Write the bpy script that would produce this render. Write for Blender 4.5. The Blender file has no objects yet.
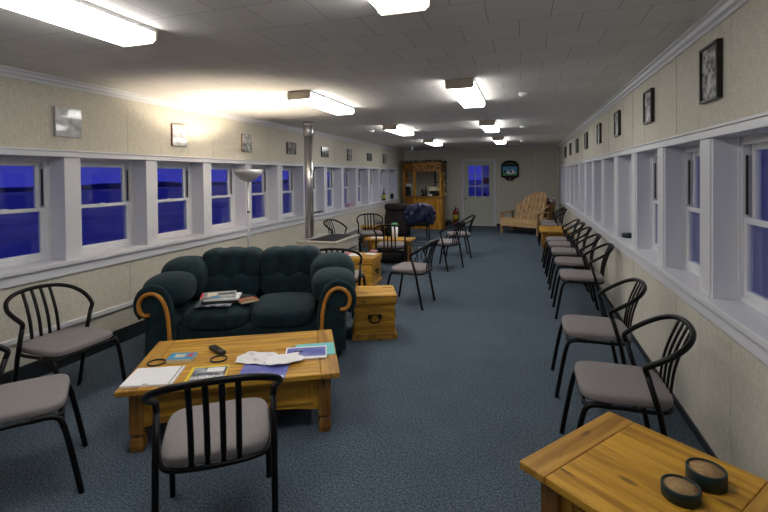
import bpy, math, random
from mathutils import Vector, Matrix
R = math.radians
random.seed(7)
COL = bpy.context.scene.collection
ORD = ['nearest', 'second', 'third', 'fourth', 'fifth', 'sixth', 'seventh', 'eighth', 'ninth', 'tenth',
       'eleventh', 'twelfth', 'thirteenth', 'fourteenth', 'fifteenth', 'sixteenth', 'seventeenth', 'eighteenth']

# ------------------------------------------------------------------ materials
def mat(name, col, rough=.6, metal=0., spec=.5, bump=None, var=None, coat=0.):
    """bump=(scale,strength)  var=(scale,(r,g,b) second colour,lo,hi)"""
    m = bpy.data.materials.new(name); m.use_nodes = True
    nt = m.node_tree; b = nt.nodes['Principled BSDF']
    b.inputs['Base Color'].default_value = (*col, 1)
    b.inputs['Roughness'].default_value = rough
    b.inputs['Metallic'].default_value = metal
    b.inputs['Specular IOR Level'].default_value = spec
    b.inputs['Coat Weight'].default_value = coat
    tc = nt.nodes.new('ShaderNodeTexCoord')
    if var:
        n = nt.nodes.new('ShaderNodeTexNoise'); n.inputs['Scale'].default_value = var[0]
        n.inputs['Detail'].default_value = 4
        nt.links.new(tc.outputs['Object'], n.inputs['Vector'])
        r = nt.nodes.new('ShaderNodeValToRGB')
        r.color_ramp.elements[0].position = var[2]; r.color_ramp.elements[1].position = var[3]
        r.color_ramp.elements[0].color = (*col, 1); r.color_ramp.elements[1].color = (*var[1], 1)
        nt.links.new(n.outputs['Fac'], r.inputs['Fac']); nt.links.new(r.outputs['Color'], b.inputs['Base Color'])
    if bump:
        n = nt.nodes.new('ShaderNodeTexNoise'); n.inputs['Scale'].default_value = bump[0]
        n.inputs['Detail'].default_value = 3
        nt.links.new(tc.outputs['Object'], n.inputs['Vector'])
        bp = nt.nodes.new('ShaderNodeBump'); bp.inputs['Strength'].default_value = bump[1]
        bp.inputs['Distance'].default_value = .01
        nt.links.new(n.outputs['Fac'], bp.inputs['Height']); nt.links.new(bp.outputs['Normal'], b.inputs['Normal'])
    return m

def wood(name, c1, c2, axis=0, rough=.48, knots=True, scale=1.):
    m = bpy.data.materials.new(name); m.use_nodes = True
    nt = m.node_tree; N = nt.nodes.new; L = nt.links.new
    b = nt.nodes['Principled BSDF']; b.inputs['Roughness'].default_value = rough
    tc = N('ShaderNodeTexCoord'); mp = N('ShaderNodeMapping')
    s = [14*scale]*3; s[axis] = 1.3*scale; mp.inputs['Scale'].default_value = s
    L(tc.outputs['Object'], mp.inputs['Vector'])
    n = N('ShaderNodeTexNoise'); n.inputs['Scale'].default_value = 1.6; n.inputs['Detail'].default_value = 5
    n.inputs['Distortion'].default_value = .6
    L(mp.outputs['Vector'], n.inputs['Vector'])
    r = N('ShaderNodeValToRGB'); e = r.color_ramp.elements
    e[0].position = .34; e[0].color = (*c2, 1); e[1].position = .62; e[1].color = (*c1, 1)
    L(n.outputs['Fac'], r.inputs['Fac'])
    out = r.outputs['Color']
    if knots:
        mp2 = N('ShaderNodeMapping'); s2 = [9.]*3; s2[axis] = 3.4; mp2.inputs['Scale'].default_value = s2
        L(tc.outputs['Object'], mp2.inputs['Vector'])
        v = N('ShaderNodeTexVoronoi'); v.inputs['Scale'].default_value = .8; v.inputs['Randomness'].default_value = 1
        L(mp2.outputs['Vector'], v.inputs['Vector'])
        r2 = N('ShaderNodeValToRGB'); e2 = r2.color_ramp.elements
        e2[0].position = .06; e2[0].color = (.25, .22, .2, 1); e2[1].position = .13; e2[1].color = (1, 1, 1, 1)
        L(v.outputs['Distance'], r2.inputs['Fac'])
        mx = N('ShaderNodeMix'); mx.data_type = 'RGBA'; mx.blend_type = 'MULTIPLY'; mx.inputs[0].default_value = .8
        L(out, mx.inputs[6]); L(r2.outputs['Color'], mx.inputs[7]); out = mx.outputs[2]
    if knots:
        mp3 = N('ShaderNodeMapping'); s3 = [26.]*3; s3[axis] = 2.2; mp3.inputs['Scale'].default_value = s3; mp3.inputs['Location'].default_value = (3.1, 1.7, .4)
        L(tc.outputs['Object'], mp3.inputs['Vector'])
        n3 = N('ShaderNodeTexNoise'); n3.inputs['Scale'].default_value = 1.; n3.inputs['Detail'].default_value = 2; L(mp3.outputs['Vector'], n3.inputs['Vector'])
        r3 = N('ShaderNodeValToRGB'); e3 = r3.color_ramp.elements
        e3[0].position = .27; e3[0].color = (.22, .16, .12, 1); e3[1].position = .31; e3[1].color = (1, 1, 1, 1); L(n3.outputs['Fac'], r3.inputs['Fac'])
        m3 = N('ShaderNodeMix'); m3.data_type = 'RGBA'; m3.blend_type = 'MULTIPLY'; m3.inputs[0].default_value = .85
        L(out, m3.inputs[6]); L(r3.outputs['Color'], m3.inputs[7]); out = m3.outputs[2]
    L(out, b.inputs['Base Color'])
    bp = N('ShaderNodeBump'); bp.inputs['Strength'].default_value = .12; bp.inputs['Distance'].default_value = .004
    L(n.outputs['Fac'], bp.inputs['Height']); L(bp.outputs['Normal'], b.inputs['Normal'])
    return m

def emis(name, col, st):
    m = bpy.data.materials.new(name); m.use_nodes = True; nt = m.node_tree
    b = nt.nodes['Principled BSDF']
    b.inputs['Base Color'].default_value = (.8, .8, .8, 1)
    b.inputs['Emission Color'].default_value = (*col, 1); b.inputs['Emission Strength'].default_value = st
    return m

M = {}
# wall: woven cream vinyl with faint panel grooves
def wall_mat():
    m = bpy.data.materials.new('cream_vinyl'); m.use_nodes = True; nt = m.node_tree; N = nt.nodes.new; L = nt.links.new
    b = nt.nodes['Principled BSDF']; b.inputs['Roughness'].default_value = .75; b.inputs['Specular IOR Level'].default_value = .25
    tc = N('ShaderNodeTexCoord')
    outs = []
    for sc in ((18, 18, 90), (90, 90, 18)):
        mp = N('ShaderNodeMapping'); mp.inputs['Scale'].default_value = sc; L(tc.outputs['Object'], mp.inputs['Vector'])
        n = N('ShaderNodeTexNoise'); n.inputs['Scale'].default_value = 1.4; n.inputs['Detail'].default_value = 3
        L(mp.outputs['Vector'], n.inputs['Vector']); outs.append(n.outputs['Fac'])
    a = N('ShaderNodeMath'); a.operation = 'ADD'; L(outs[0], a.inputs[0]); L(outs[1], a.inputs[1])
    h = N('ShaderNodeMath'); h.operation = 'MULTIPLY'; h.inputs[1].default_value = .5; L(a.outputs[0], h.inputs[0])
    r = N('ShaderNodeValToRGB'); e = r.color_ramp.elements
    e[0].position = .38; e[0].color = (.54, .515, .435, 1); e[1].position = .62; e[1].color = (.68, .65, .55, 1)
    L(h.outputs[0], r.inputs['Fac']); L(r.outputs['Color'], b.inputs['Base Color'])
    bp = N('ShaderNodeBump'); bp.inputs['Strength'].default_value = .35; bp.inputs['Distance'].default_value = .004
    L(h.outputs[0], bp.inputs['Height']); L(bp.outputs['Normal'], b.inputs['Normal'])
    return m

def ceil_mat():
    m = bpy.data.materials.new('ceiling_tile'); m.use_nodes = True; nt = m.node_tree; N = nt.nodes.new; L = nt.links.new
    b = nt.nodes['Principled BSDF']; b.inputs['Roughness'].default_value = .85; b.inputs['Specular IOR Level'].default_value = .2
    tc = N('ShaderNodeTexCoord'); mp = N('ShaderNodeMapping')
    mp.inputs['Location'].default_value = (.185+.33*20, -1.954+.33*30, 0)
    L(tc.outputs['Object'], mp.inputs['Vector'])
    br = N('ShaderNodeTexBrick'); br.inputs['Scale'].default_value = 1; br.offset = .5
    br.inputs['Brick Width'].default_value = .33; br.inputs['Row Height'].default_value = .33
    br.inputs['Mortar Size'].default_value = .0019; br.inputs['Mortar Smooth'].default_value = .3
    br.inputs['Color1'].default_value = (.80, .765, .73, 1); br.inputs['Color2'].default_value = (.75, .72, .685, 1)
    br.inputs['Mortar'].default_value = (.34, .32, .3, 1)
    L(mp.outputs['Vector'], br.inputs['Vector']); L(br.outputs['Color'], b.inputs['Base Color'])
    bp = N('ShaderNodeBump'); bp.invert = True; bp.inputs['Strength'].default_value = .5; bp.inputs['Distance'].default_value = .006
    L(br.outputs['Fac'], bp.inputs['Height']); L(bp.outputs['Normal'], b.inputs['Normal'])
    return m

def carpet_mat():
    m = bpy.data.materials.new('blue_carpet'); m.use_nodes = True; nt = m.node_tree; N = nt.nodes.new; L = nt.links.new
    b = nt.nodes['Principled BSDF']; b.inputs['Roughness'].default_value = .95; b.inputs['Specular IOR Level'].default_value = .1
    tc = N('ShaderNodeTexCoord')
    n = N('ShaderNodeTexNoise'); n.inputs['Scale'].default_value = 85; n.inputs['Detail'].default_value = 5; n.inputs['Roughness'].default_value = .75
    L(tc.outputs['Object'], n.inputs['Vector'])
    r = N('ShaderNodeValToRGB'); e = r.color_ramp.elements
    e[0].position = .36; e[0].color = (.020, .033, .050, 1); e[1].position = .66; e[1].color = (.160, .208, .258, 1)
    L(n.outputs['Fac'], r.inputs['Fac'])
    n2 = N('ShaderNodeTexNoise'); n2.inputs['Scale'].default_value = 3; n2.inputs['Detail'].default_value = 2
    L(tc.outputs['Object'], n2.inputs['Vector'])
    mr = N('ShaderNodeMapRange'); mr.inputs[3].default_value = .85; mr.inputs[4].default_value = 1.15; L(n2.outputs['Fac'], mr.inputs[0])
    mx = N('ShaderNodeVectorMath'); mx.operation = 'SCALE'; L(r.outputs['Color'], mx.inputs[0]); L(mr.outputs[0], mx.inputs['Scale'])
    L(mx.outputs[0], b.inputs['Base Color'])
    bp = N('ShaderNodeBump'); bp.inputs['Strength'].default_value = .6; bp.inputs['Distance'].default_value = .006
    L(n.outputs['Fac'], bp.inputs['Height']); L(bp.outputs['Normal'], b.inputs['Normal'])
    return m

def glass_mat():
    m = bpy.data.materials.new('window_glass'); m.use_nodes = True; nt = m.node_tree; N = nt.nodes.new; L = nt.links.new
    for n in list(nt.nodes):
        if n.type == 'BSDF_PRINCIPLED': nt.nodes.remove(n)
    out = [n for n in nt.nodes if n.type == 'OUTPUT_MATERIAL'][0]
    t = N('ShaderNodeBsdfTransparent'); t.inputs[0].default_value = (.9, .93, .95, 1)
    g = N('ShaderNodeBsdfGlossy'); g.inputs['Roughness'].default_value = .02; g.inputs[0].default_value = (.8, .8, .85, 1)
    lw = N('ShaderNodeLayerWeight'); lw.inputs[0].default_value = .5
    pw = N('ShaderNodeMath'); pw.operation = 'POWER'; pw.inputs[1].default_value = 4.5; L(lw.outputs['Facing'], pw.inputs[0])
    f = N('ShaderNodeMath'); f.operation = 'MULTIPLY_ADD'; f.inputs[1].default_value = .9; f.inputs[2].default_value = .045; L(pw.outputs[0], f.inputs[0])
    x = N('ShaderNodeMixShader'); L(f.outputs[0], x.inputs[0]); L(t.outputs[0], x.inputs[1]); L(g.outputs[0], x.inputs[2])
    L(x.outputs[0], out.inputs['Surface'])
    return m

M['wall'] = wall_mat(); M['ceil'] = ceil_mat(); M['carpet'] = carpet_mat(); M['glass'] = glass_mat()
M['trim'] = mat('white_trim', (.69, .695, .73), .4)
M['trim2'] = mat('white_vinyl', (.74, .745, .77), .35)
M['base'] = mat('black_rubber_base', (.012, .017, .022), .5)
M['door'] = mat('cream_door', (.55, .58, .50), .5)
M['tube'] = mat('black_tube', (.004, .0035, .004), .38, spec=.22)
M['seat'] = mat('grey_seat_fabric', (.20, .178, .178), .9, bump=(500, .4), var=(350, (.31, .28, .28), .4, .65))
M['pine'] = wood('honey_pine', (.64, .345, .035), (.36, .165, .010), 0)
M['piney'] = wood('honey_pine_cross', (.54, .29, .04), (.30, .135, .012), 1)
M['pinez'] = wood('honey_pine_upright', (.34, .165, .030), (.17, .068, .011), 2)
M['bpine'] = wood('orange_pine', (.66, .31, .022), (.28, .11, .008), 2)
M['bpinex'] = wood('orange_pine_rail', (.42, .19, .018), (.12, .045, .005), 0)
M['carve'] = mat('dark_carved_pine', (.035, .016, .006), .6, var=(26, (.42, .20, .03), .44, .56))
M['cedar'] = wood('pale_cedar', (.68, .46, .23), (.42, .25, .10), 0, rough=.6)
M['cedarz'] = wood('pale_cedar_upright', (.66, .44, .22), (.36, .20, .08), 2, rough=.6)
M['trimwood'] = wood('oak_scroll', (.62, .27, .04), (.48, .19, .025), 2, rough=.3, knots=False)
M['sofa'] = mat('dark_green_velour', (.0014, .0105, .0145), .95, bump=(60, .4), var=(14, (.0035, .026, .034), .35, .7))
M['sofa'].node_tree.nodes['Principled BSDF'].inputs['Sheen Weight'].default_value = .10
M['sofa'].node_tree.nodes['Principled BSDF'].inputs['Sheen Tint'].default_value = (.3, .55, .6, 1)
M['iron'] = mat('dark_iron', (.02, .018, .016), .45, .6)
M['steel'] = mat('galvanised_steel', (.62, .60, .58), .28, .9)
M['lampgrey'] = mat('satin_grey', (.55, .54, .53), .4, .3)
M['endcap'] = mat('tan_enamel', (.66, .58, .46), .5)
M['housing'] = mat('white_enamel', (.75, .75, .74), .4)
M['tubeglow'] = emis('lit_diffuser', (1., .985, .95), 30.)
M['tubedim'] = emis('weaker_lit_diffuser', (1., .985, .95), 11.)
M['bulb'] = emis('halogen_bulb', (1., .85, .66), 3000.)
M['white'] = mat('white_paper', (.88, .88, .89), .55)
M['paper'] = mat('crumpled_paper', (.84, .84, .85), .5, var=(14, (.40, .41, .44), .56, .72))
M['blue'] = mat('violet_blue_cover', (.13, .15, .50), .3, var=(9, (.30, .33, .66), .45, .75))
M['cyan'] = mat('turquoise_sheet', (.15, .58, .60), .5)
M['yellow'] = mat('yellow_cover', (.82, .62, .02), .35)
M['coverpic'] = mat('cover_picture', (.05, .06, .09), .35, var=(16, (.42, .46, .52), .42, .62))
M['skyblue'] = mat('sky_blue_cover', (.03, .30, .58), .35)
M['red'] = mat('red_print', (.55, .04, .04), .4)
M['extred'] = mat('dark_red_enamel', (.20, .010, .010), .4)
M['green'] = mat('green_print', (.05, .30, .10), .4)
M['black'] = mat('matt_black', (.008, .008, .009), .55)
M['rubber'] = mat('black_plastic', (.015, .016, .018), .4)
M['teal'] = mat('dark_teal_lacquer', (.002, .018, .019), .45)
M['cork'] = mat('tan_cork', (.34, .20, .085), .8, bump=(200, .4), var=(60, (.45, .29, .13), .4, .65))
M['stove'] = mat('beige_enamel', (.50, .48, .42), .5)
M['brown'] = mat('dark_brown_leather', (.007, .005, .005), .7, var=(6, (.026, .019, .017), .4, .7))
M['brownl'] = mat('taupe_upholstery', (.030, .022, .020), .8, var=(8, (.060, .045, .040), .4, .7))
M['jacket'] = mat('navy_nylon', (.004, .007, .035), .38, var=(10, (.022, .034, .11), .42, .66))
M['signblack'] = mat('black_sign_board', (.003, .005, .004), .75)
M['photo'] = mat('grey_photograph', (.10, .10, .10), .25, var=(22, (.55, .55, .55), .38, .62))
M['photod'] = mat('dark_photograph', (.05, .05, .055), .15, var=(18, (.28, .28, .29), .4, .66))
M['photol'] = mat('pale_photograph', (.38, .39, .40), .06, var=(14, (.62, .64, .66), .38, .6))
M['frame'] = mat('black_frame', (.010, .009, .010), .35)
M['plaque'] = mat('brown_plaque_edge', (.22, .10, .04), .5)
M['silver'] = mat('silver_edge', (.5, .5, .5), .3, .8)
M['pink'] = mat('pink_cloth', (.62, .20, .26), .8, var=(30, (.8, .6, .6), .45, .7))
M['brass'] = mat('brass', (.45, .30, .10), .3, .9)
M['ivory'] = mat('ivory_plastic', (.62, .55, .38), .5)
M['wicker'] = mat('tan_wicker', (.34, .20, .08), .8, bump=(80, .8), var=(50, (.16, .09, .04), .45, .65))
M['leaf'] = mat('dark_leaf', (.006, .012, .007), .7, var=(20, (.014, .026, .014), .4, .7))
M['bottleg'] = mat('dark_green_bottle', (.008, .022, .008), .12)
M['label'] = mat('bottle_label', (.60, .50, .04), .5)
M['purple'] = mat('mauve_print', (.36, .18, .28), .5, var=(60, (.7, .62, .68), .5, .6))
M['dglass'] = mat('smoked_glass', (.02, .035, .045), .06)
M['snow'] = mat('dusk_snow', (.80, .82, .88), .9, var=(.35, (.62, .65, .72), .45, .62))
M['ridge'] = mat('dark_ridge', (.16, .17, .22), .95)
M['cream'] = mat('cream_card', (.66, .62, .42), .6)
M['orange'] = mat('orange_pencil', (.62, .24, .04), .4)

# ------------------------------------------------------------------ mesh builder
class MB:
    def __init__(s): s.v = []; s.f = []; s.m = []; s.sm = []; s.mats = []
    def mi(s, m):
        if m is None: return 0
        if m not in s.mats: s.mats.append(m)
        return s.mats.index(m)
    def add(s, vs, fs, m=None, smooth=False):
        o = len(s.v); s.v += [tuple(v) for v in vs]; k = s.mi(m)
        for f in fs: s.f.append(tuple(i+o for i in f)); s.m.append(k); s.sm.append(smooth)
        return s
    def box(s, x0, x1, y0, y1, z0, z1, m=None, rz=0, c=None, T=None):
        vs = [Vector((x, y, z)) for z in (z0, z1) for y in (y0, y1) for x in (x0, x1)]
        if rz:
            cc = Vector(c) if c else Vector(((x0+x1)/2, (y0+y1)/2, 0)); Q = Matrix.Rotation(rz, 3, 'Z')
            vs = [Q @ (v-cc)+cc for v in vs]
        if T: vs = [T @ v for v in vs]
        return s.add(vs, [(0, 2, 3, 1), (4, 5, 7, 6), (0, 1, 5, 4), (2, 6, 7, 3), (0, 4, 6, 2), (1, 3, 7, 5)], m)
    def prism(s, pts, h0, h1, axis='Z', m=None, T=None):
        """closed outline extruded; pts are (a,b); axis Z:(x,y) X:(y,z) Y:(x,z)"""
        n = len(pts)
        def P(a, b, h): return Vector((a, b, h)) if axis == 'Z' else (Vector((h, a, b)) if axis == 'X' else Vector((a, h, b)))
        vs = [P(a, b, h0) for a, b in pts]+[P(a, b, h1) for a, b in pts]
        if T: vs = [T @ v for v in vs]
        fs = [tuple(range(n)), tuple(range(2*n-1, n-1, -1))]
        fs += [(i, i+n, (i+1) % n+n, (i+1) % n) for i in range(n)]
        return s.add(vs, fs, m)
    def tube(s, pts, r, seg=10, m=None, smooth=True, flat=None, closed=False, cap=True, up=None):
        pts = [Vector(p) for p in pts]; n = len(pts)
        rad = r if isinstance(r, (list, tuple)) else [r]*n
        tang = []
        for i in range(n):
            a = pts[(i-1) % n] if (closed or i > 0) else pts[0]
            b = pts[(i+1) % n] if (closed or i < n-1) else pts[-1]
            tang.append((b-a).normalized())
        t0 = tang[0]; u = Vector(up) if up else (Vector((0, 0, 1)) if abs(t0.z) < .9 else Vector((1, 0, 0)))
        u = (u-t0*u.dot(t0)).normalized(); vs = []
        for i in range(n):
            t = tang[i]; u = (u-t*u.dot(t)).normalized(); w = t.cross(u)
            for k in range(seg):
                a = 2*math.pi*k/seg
                ca, sa = math.cos(a), math.sin(a)
                if flat: sa *= flat
                vs.append(pts[i]+u*ca*rad[i]+w*sa*rad[i])
        fs = []
        for i in range(n if closed else n-1):
            for k in range(seg):
                j = (i+1) % n
                fs.append((i*seg+k, i*seg+(k+1) % seg, j*seg+(k+1) % seg, j*seg+k))
        s.add(vs, fs, m, smooth)
        if cap and not closed:
            o = len(s.v)-len(vs)
            k = s.mi(m)
            s.f.append(tuple(o+i for i in range(seg-1, -1, -1))); s.m.append(k); s.sm.append(False)
            s.f.append(tuple(o+(n-1)*seg+i for i in range(seg))); s.m.append(k); s.sm.append(False)
        return s
    def lathe(s, prof, seg=20, c=(0, 0, 0), m=None, smooth=True, T=None):
        vs = []; n = len(prof)
        for r, z in prof:
            for k in range(seg):
                a = 2*math.pi*k/seg; vs.append(Vector((c[0]+r*math.cos(a), c[1]+r*math.sin(a), c[2]+z)))
        if T: vs = [T @ v for v in vs]
        fs = [(i*seg+k, i*seg+(k+1) % seg, (i+1)*seg+(k+1) % seg, (i+1)*seg+k) for i in range(n-1) for k in range(seg)]
        s.add(vs, fs, m, smooth); o = len(s.v)-len(vs); k = s.mi(m)
        if prof[0][0] > 1e-5: s.f.append(tuple(o+i for i in range(seg-1, -1, -1))); s.m.append(k); s.sm.append(False)
        if prof[-1][0] > 1e-5: s.f.append(tuple(o+(n-1)*seg+i for i in range(seg))); s.m.append(k); s.sm.append(False)
        return s
    def pillow(s, c, h, e=4., n=10, m=None, fn=None, T=None):
        """soft box: centre c, half sizes h, roundness exponent e; fn(unit_point, point)->point"""
        idx = {}; vs = []; fs = []
        def V(i, j, k):
            key = (i, j, k)
            if key not in idx:
                p = Vector((2*i/n-1, 2*j/n-1, 2*k/n-1)); p = Vector([math.copysign(math.sin(abs(t)*math.pi/2)**.9, t) if abs(t) < 1 else t for t in p])
                mx = max(abs(t) for t in p); q = (sum(abs(t)**e for t in p))**(1/e)
                p = p*(mx/q) if q > 0 else p
                w = Vector((c[0]+p.x*h[0], c[1]+p.y*h[1], c[2]+p.z*h[2]))
                if fn: w = fn(p, w)
                if T: w = T @ w
                idx[key] = len(vs); vs.append(w)
            return idx[key]
        for a in range(n):
            for b in range(n):
                fs += [(V(a, b, 0), V(a, b+1, 0), V(a+1, b+1, 0), V(a+1, b, 0)), (V(a, b, n), V(a+1, b, n), V(a+1, b+1, n), V(a, b+1, n)),
                       (V(a, 0, b), V(a+1, 0, b), V(a+1, 0, b+1), V(a, 0, b+1)), (V(a, n, b), V(a, n, b+1), V(a+1, n, b+1), V(a+1, n, b)),
                       (V(0, a, b), V(0, a, b+1), V(0, a+1, b+1), V(0, a+1, b)), (V(n, a, b), V(n, a+1, b), V(n, a+1, b+1), V(n, a, b+1))]
        return s.add(vs, fs, m, True)
    def build(s, name, material=None, parent=None, bevel=0, loc=None):
        me = bpy.data.meshes.new(name); me.from_pydata(s.v, [], s.f)
        ms = s.mats if s.mats else [material]
        if s.mats and material is not None and None not in s.mats and material not in s.mats: pass
        for m in ms: me.materials.append(m or material)
        for p, k, sm in zip(me.polygons, s.m, s.sm): p.material_index = k; p.use_smooth = sm
        me.update()
        o = bpy.data.objects.new(name, me); COL.objects.link(o)
        if parent: o.parent = parent
        if loc: o.location = loc
        if bevel:
            b = o.modifiers.new('bevel', 'BEVEL'); b.width = bevel; b.segments = 2; b.limit_method = 'ANGLE'; b.angle_limit = R(50)
        return o

def crom(P, n=8, closed=False):
    """Catmull-Rom through points"""
    P = [Vector(p) for p in P]; out = []; N = len(P)
    for i in range(N if closed else N-1):
        p1 = P[i]; p2 = P[(i+1) % N]
        p0 = P[i-1] if (i > 0 or closed) else p1*2-p2
        p3 = P[(i+2) % N] if (i+2 < N or closed) else p2*2-p1
        for k in range(n):
            t = k/n
            out.append(.5*((2*p1)+(p2-p0)*t+(2*p0-5*p1+4*p2-p3)*t*t+(3*p1-p0-3*p2+p3)*t**3))
    if not closed: out.append(P[-1])
    return out

def tag(o, label, cat=None, group=None, kind=None):
    o['label'] = label
    if cat: o['category'] = cat
    if group: o['group'] = group
    if kind: o['kind'] = kind
    return o
def empty(name, loc=(0, 0, 0), rz=0):
    o = bpy.data.objects.new(name, None); COL.objects.link(o); o.location = loc; o.rotation_euler = (0, 0, rz)
    o.empty_display_size = .1
    return o
def copy_tree(o, parent=None):
    c = o.copy(); COL.objects.link(c); c.parent = parent
    for ch in [x for x in COL.objects if x.parent == o]: copy_tree(ch, c)
    return c
def bx(*a, **k): return MB().box(*a, **k)
def struct(o, label, cat): return tag(o, label, cat, kind='structure')

# ------------------------------------------------------------------ the room
XL, XR, YB, YF, H = -3.773, .997, 14.48, -1.35, 2.46
WZ0, WZ1 = .905, 1.793
P = .875
YA, YP = 2.866, 3.087          # left pillar near edges, right pillar far edges
LW, RW = .15, .19              # pillar widths
LD, RD = .185, .12              # recess depths
nL = range(-4, 13); nR = range(-4, 13)
struct(bx(XL-.4, XR+.4, YF-.2, YB+.2, -.1, 0).build('floor', M['carpet']), 'dark blue flecked carpet running the length of the room', 'carpet floor')
struct(bx(XL-.4, XR+.4, YF-.2, YB+.2, H, H+.1).build('ceiling', M['ceil']), 'grey white ceiling of staggered square tiles', 'ceiling')
def panel_seams(mb, xs, side, z0, z1, ys):
    for y in ys: mb.box(xs-.0025 if side > 0 else xs, xs if side > 0 else xs+.0025, y-.004, y+.004, z0, z1)
# left wall
w = MB(); w.box(XL-.3, XL, YF-.15, YB+.15, 0, WZ0-.05); w.box(XL-.3, XL, YF-.15, YB+.15, WZ1+.02, H)
w.box(XL-.3, XL, 13.41+.03, YB+.15, WZ0-.05, WZ1+.02); w.box(XL-.3, XL, YF-.15, YA-5*P+LW-.03, WZ0-.05, WZ1+.02)
struct(w.build('wall_left', M['wall']), 'cream wall with the row of blue windows, on the left', 'wall')
w = MB(); w.box(XR, XR+.3, YF-.15, YB+.15, 0, WZ0-.05); w.box(XR, XR+.3, YF-.15, YB+.15, WZ1+.02, H)
YRend = YP+12*P-RW
w.box(XR, XR+.3, YRend+.02, YB+.15, WZ0-.05, WZ1+.02); w.box(XR, XR+.3, YF-.15, YP-5*P-.02, WZ0-.05, WZ1+.02)
struct(w.build('wall_right', M['wall']), 'cream wall behind the row of chairs, on the right', 'wall')
# back wall with door opening
DX0, DX1, DZ = -1.845, -.895, 2.06
w = MB(); w.box(XL, DX0, YB, YB+.15, 0, H); w.box(DX1, XR, YB, YB+.15, 0, H); w.box(DX0, DX1, YB, YB+.15, DZ, H)
struct(w.build('wall_back', M['wall']), 'cream far end wall with the half glazed door', 'wall')
struct(bx(XL, XR, YF-.15, YF, 0, H).build('wall_front', M['wall']), 'cream end wall behind the viewpoint', 'wall')
T = 0
def trim(o, label):
    global T; T += 1; o.name = 'trim_%d' % T; return struct(o, label, 'trim')
# vertical seam battens
for side, xs, name in ((1, XL, 'left'), (-1, XR, 'right')):
    up = MB()
    y0 = 3.53 if side > 0 else 3.536
    for k in range(-11, 27):
        y = y0+k*.425
        if not (YF+.1 < y < YB-.1): continue
        t, ww = (.004, .010) if k % 3 == 0 else (.0012, .004)
        t = t*.6; a, b = (xs, xs+t) if side > 0 else (xs-t, xs)
        up.box(a, b, y-ww, y+ww, WZ1+.07, H-.04)
        up.box(a, b, y-ww, y+ww, .12, WZ0-.11)
    trim(up.build('trim', M['wall']), 'thin panel battens on the %s wall' % name)
up = MB()
for x in (-3.2, -2.0, .35, -.75): up.box(x-.010, x+.010, YB-.004, YB, .1, H-.04)
up.box(XL, XL+.03, YB-.03, YB, .1, H-.04); up.box(XR-.03, XR, YB-.03, YB, .1, H-.04)
trim(up.build('trim', M['trim']), 'corner strips and battens on the far end wall')
# crown moulding: profile extruded
prof = [(0, H), (.055, H), (.055, H-.010), (.036, H-.018), (.030, H-.040), (.014, H-.050), (.012, H-.070), (0, H-.070)]
trim(MB().prism([(XL+a, z) for a, z in prof], YF, YB, 'Y').build('trim', M['trim']), 'white crown moulding along the top of the left wall')
trim(MB().prism([(XR-a, z) for a, z in prof], YF, YB, 'Y').build('trim', M['trim']), 'white crown moulding along the top of the right wall')
trim(MB().prism([(YB-a*.6, H-(H-z)*.6) for a, z in prof], XL, XR, 'X').build('trim', M['trim']), 'white crown moulding along the far end wall')
# head casing and sills (continuous)
for side, X, D, name in ((1, XL, LD, 'left'), (-1, XR, RD, 'right')):
    def sx(a, b):
        a, b = X+side*a, X+side*b; return min(a, b), max(a, b)
    y1 = 13.41 if side > 0 else YRend
    h = MB(); a, b = sx(-.30, .022); h.box(a, b, YF, y1+.06, WZ1, WZ1+.045); a, b = sx(0, .032); h.box(a, b, YF, y1+.06, WZ1+.045, WZ1+.06)
    h.box(*sx(-.30, .016), y1, y1+.06, WZ0, WZ1)
    trim(h.build('trim', M['trim'], bevel=.004), 'white head casing above the %s windows' % name)
    s = MB(); a, b = sx(-.30, .05); s.box(a, b, YF, y1+.06, WZ0-.04, WZ0); a, b = sx(0, .022); s.box(a, b, YF, y1+.06, WZ0-.125, WZ0-.04)
    trim(s.build('trim', M['trim'], bevel=.006), 'white window sill running along the %s wall' % name)
# pillars
for n in nL:
    y = YA+n*P
    if n == 12: continue
    pm = bx(XL-.28, XL+.004, y, y+LW, WZ0, WZ1)
    trim(pm.build('trim', M['trim'], bevel=.004), 'white pillar between two windows, %s of the left wall' % (ORD[n+4] if n > -4 else 'nearest'))
for n in nR:
    y = YP+n*P
    if n == 12: continue
    pm = bx(XR-.004, XR+.28, y-RW, y, WZ0, WZ1); pm.box(XR-.012, XR, y-RW+.02, y-.02, WZ0, WZ1)
    trim(pm.build('trim', M['trim'], bevel=.004), 'white pillar between two windows, %s of the right wall' % (ORD[n+4] if n > -4 else 'nearest'))
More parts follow.
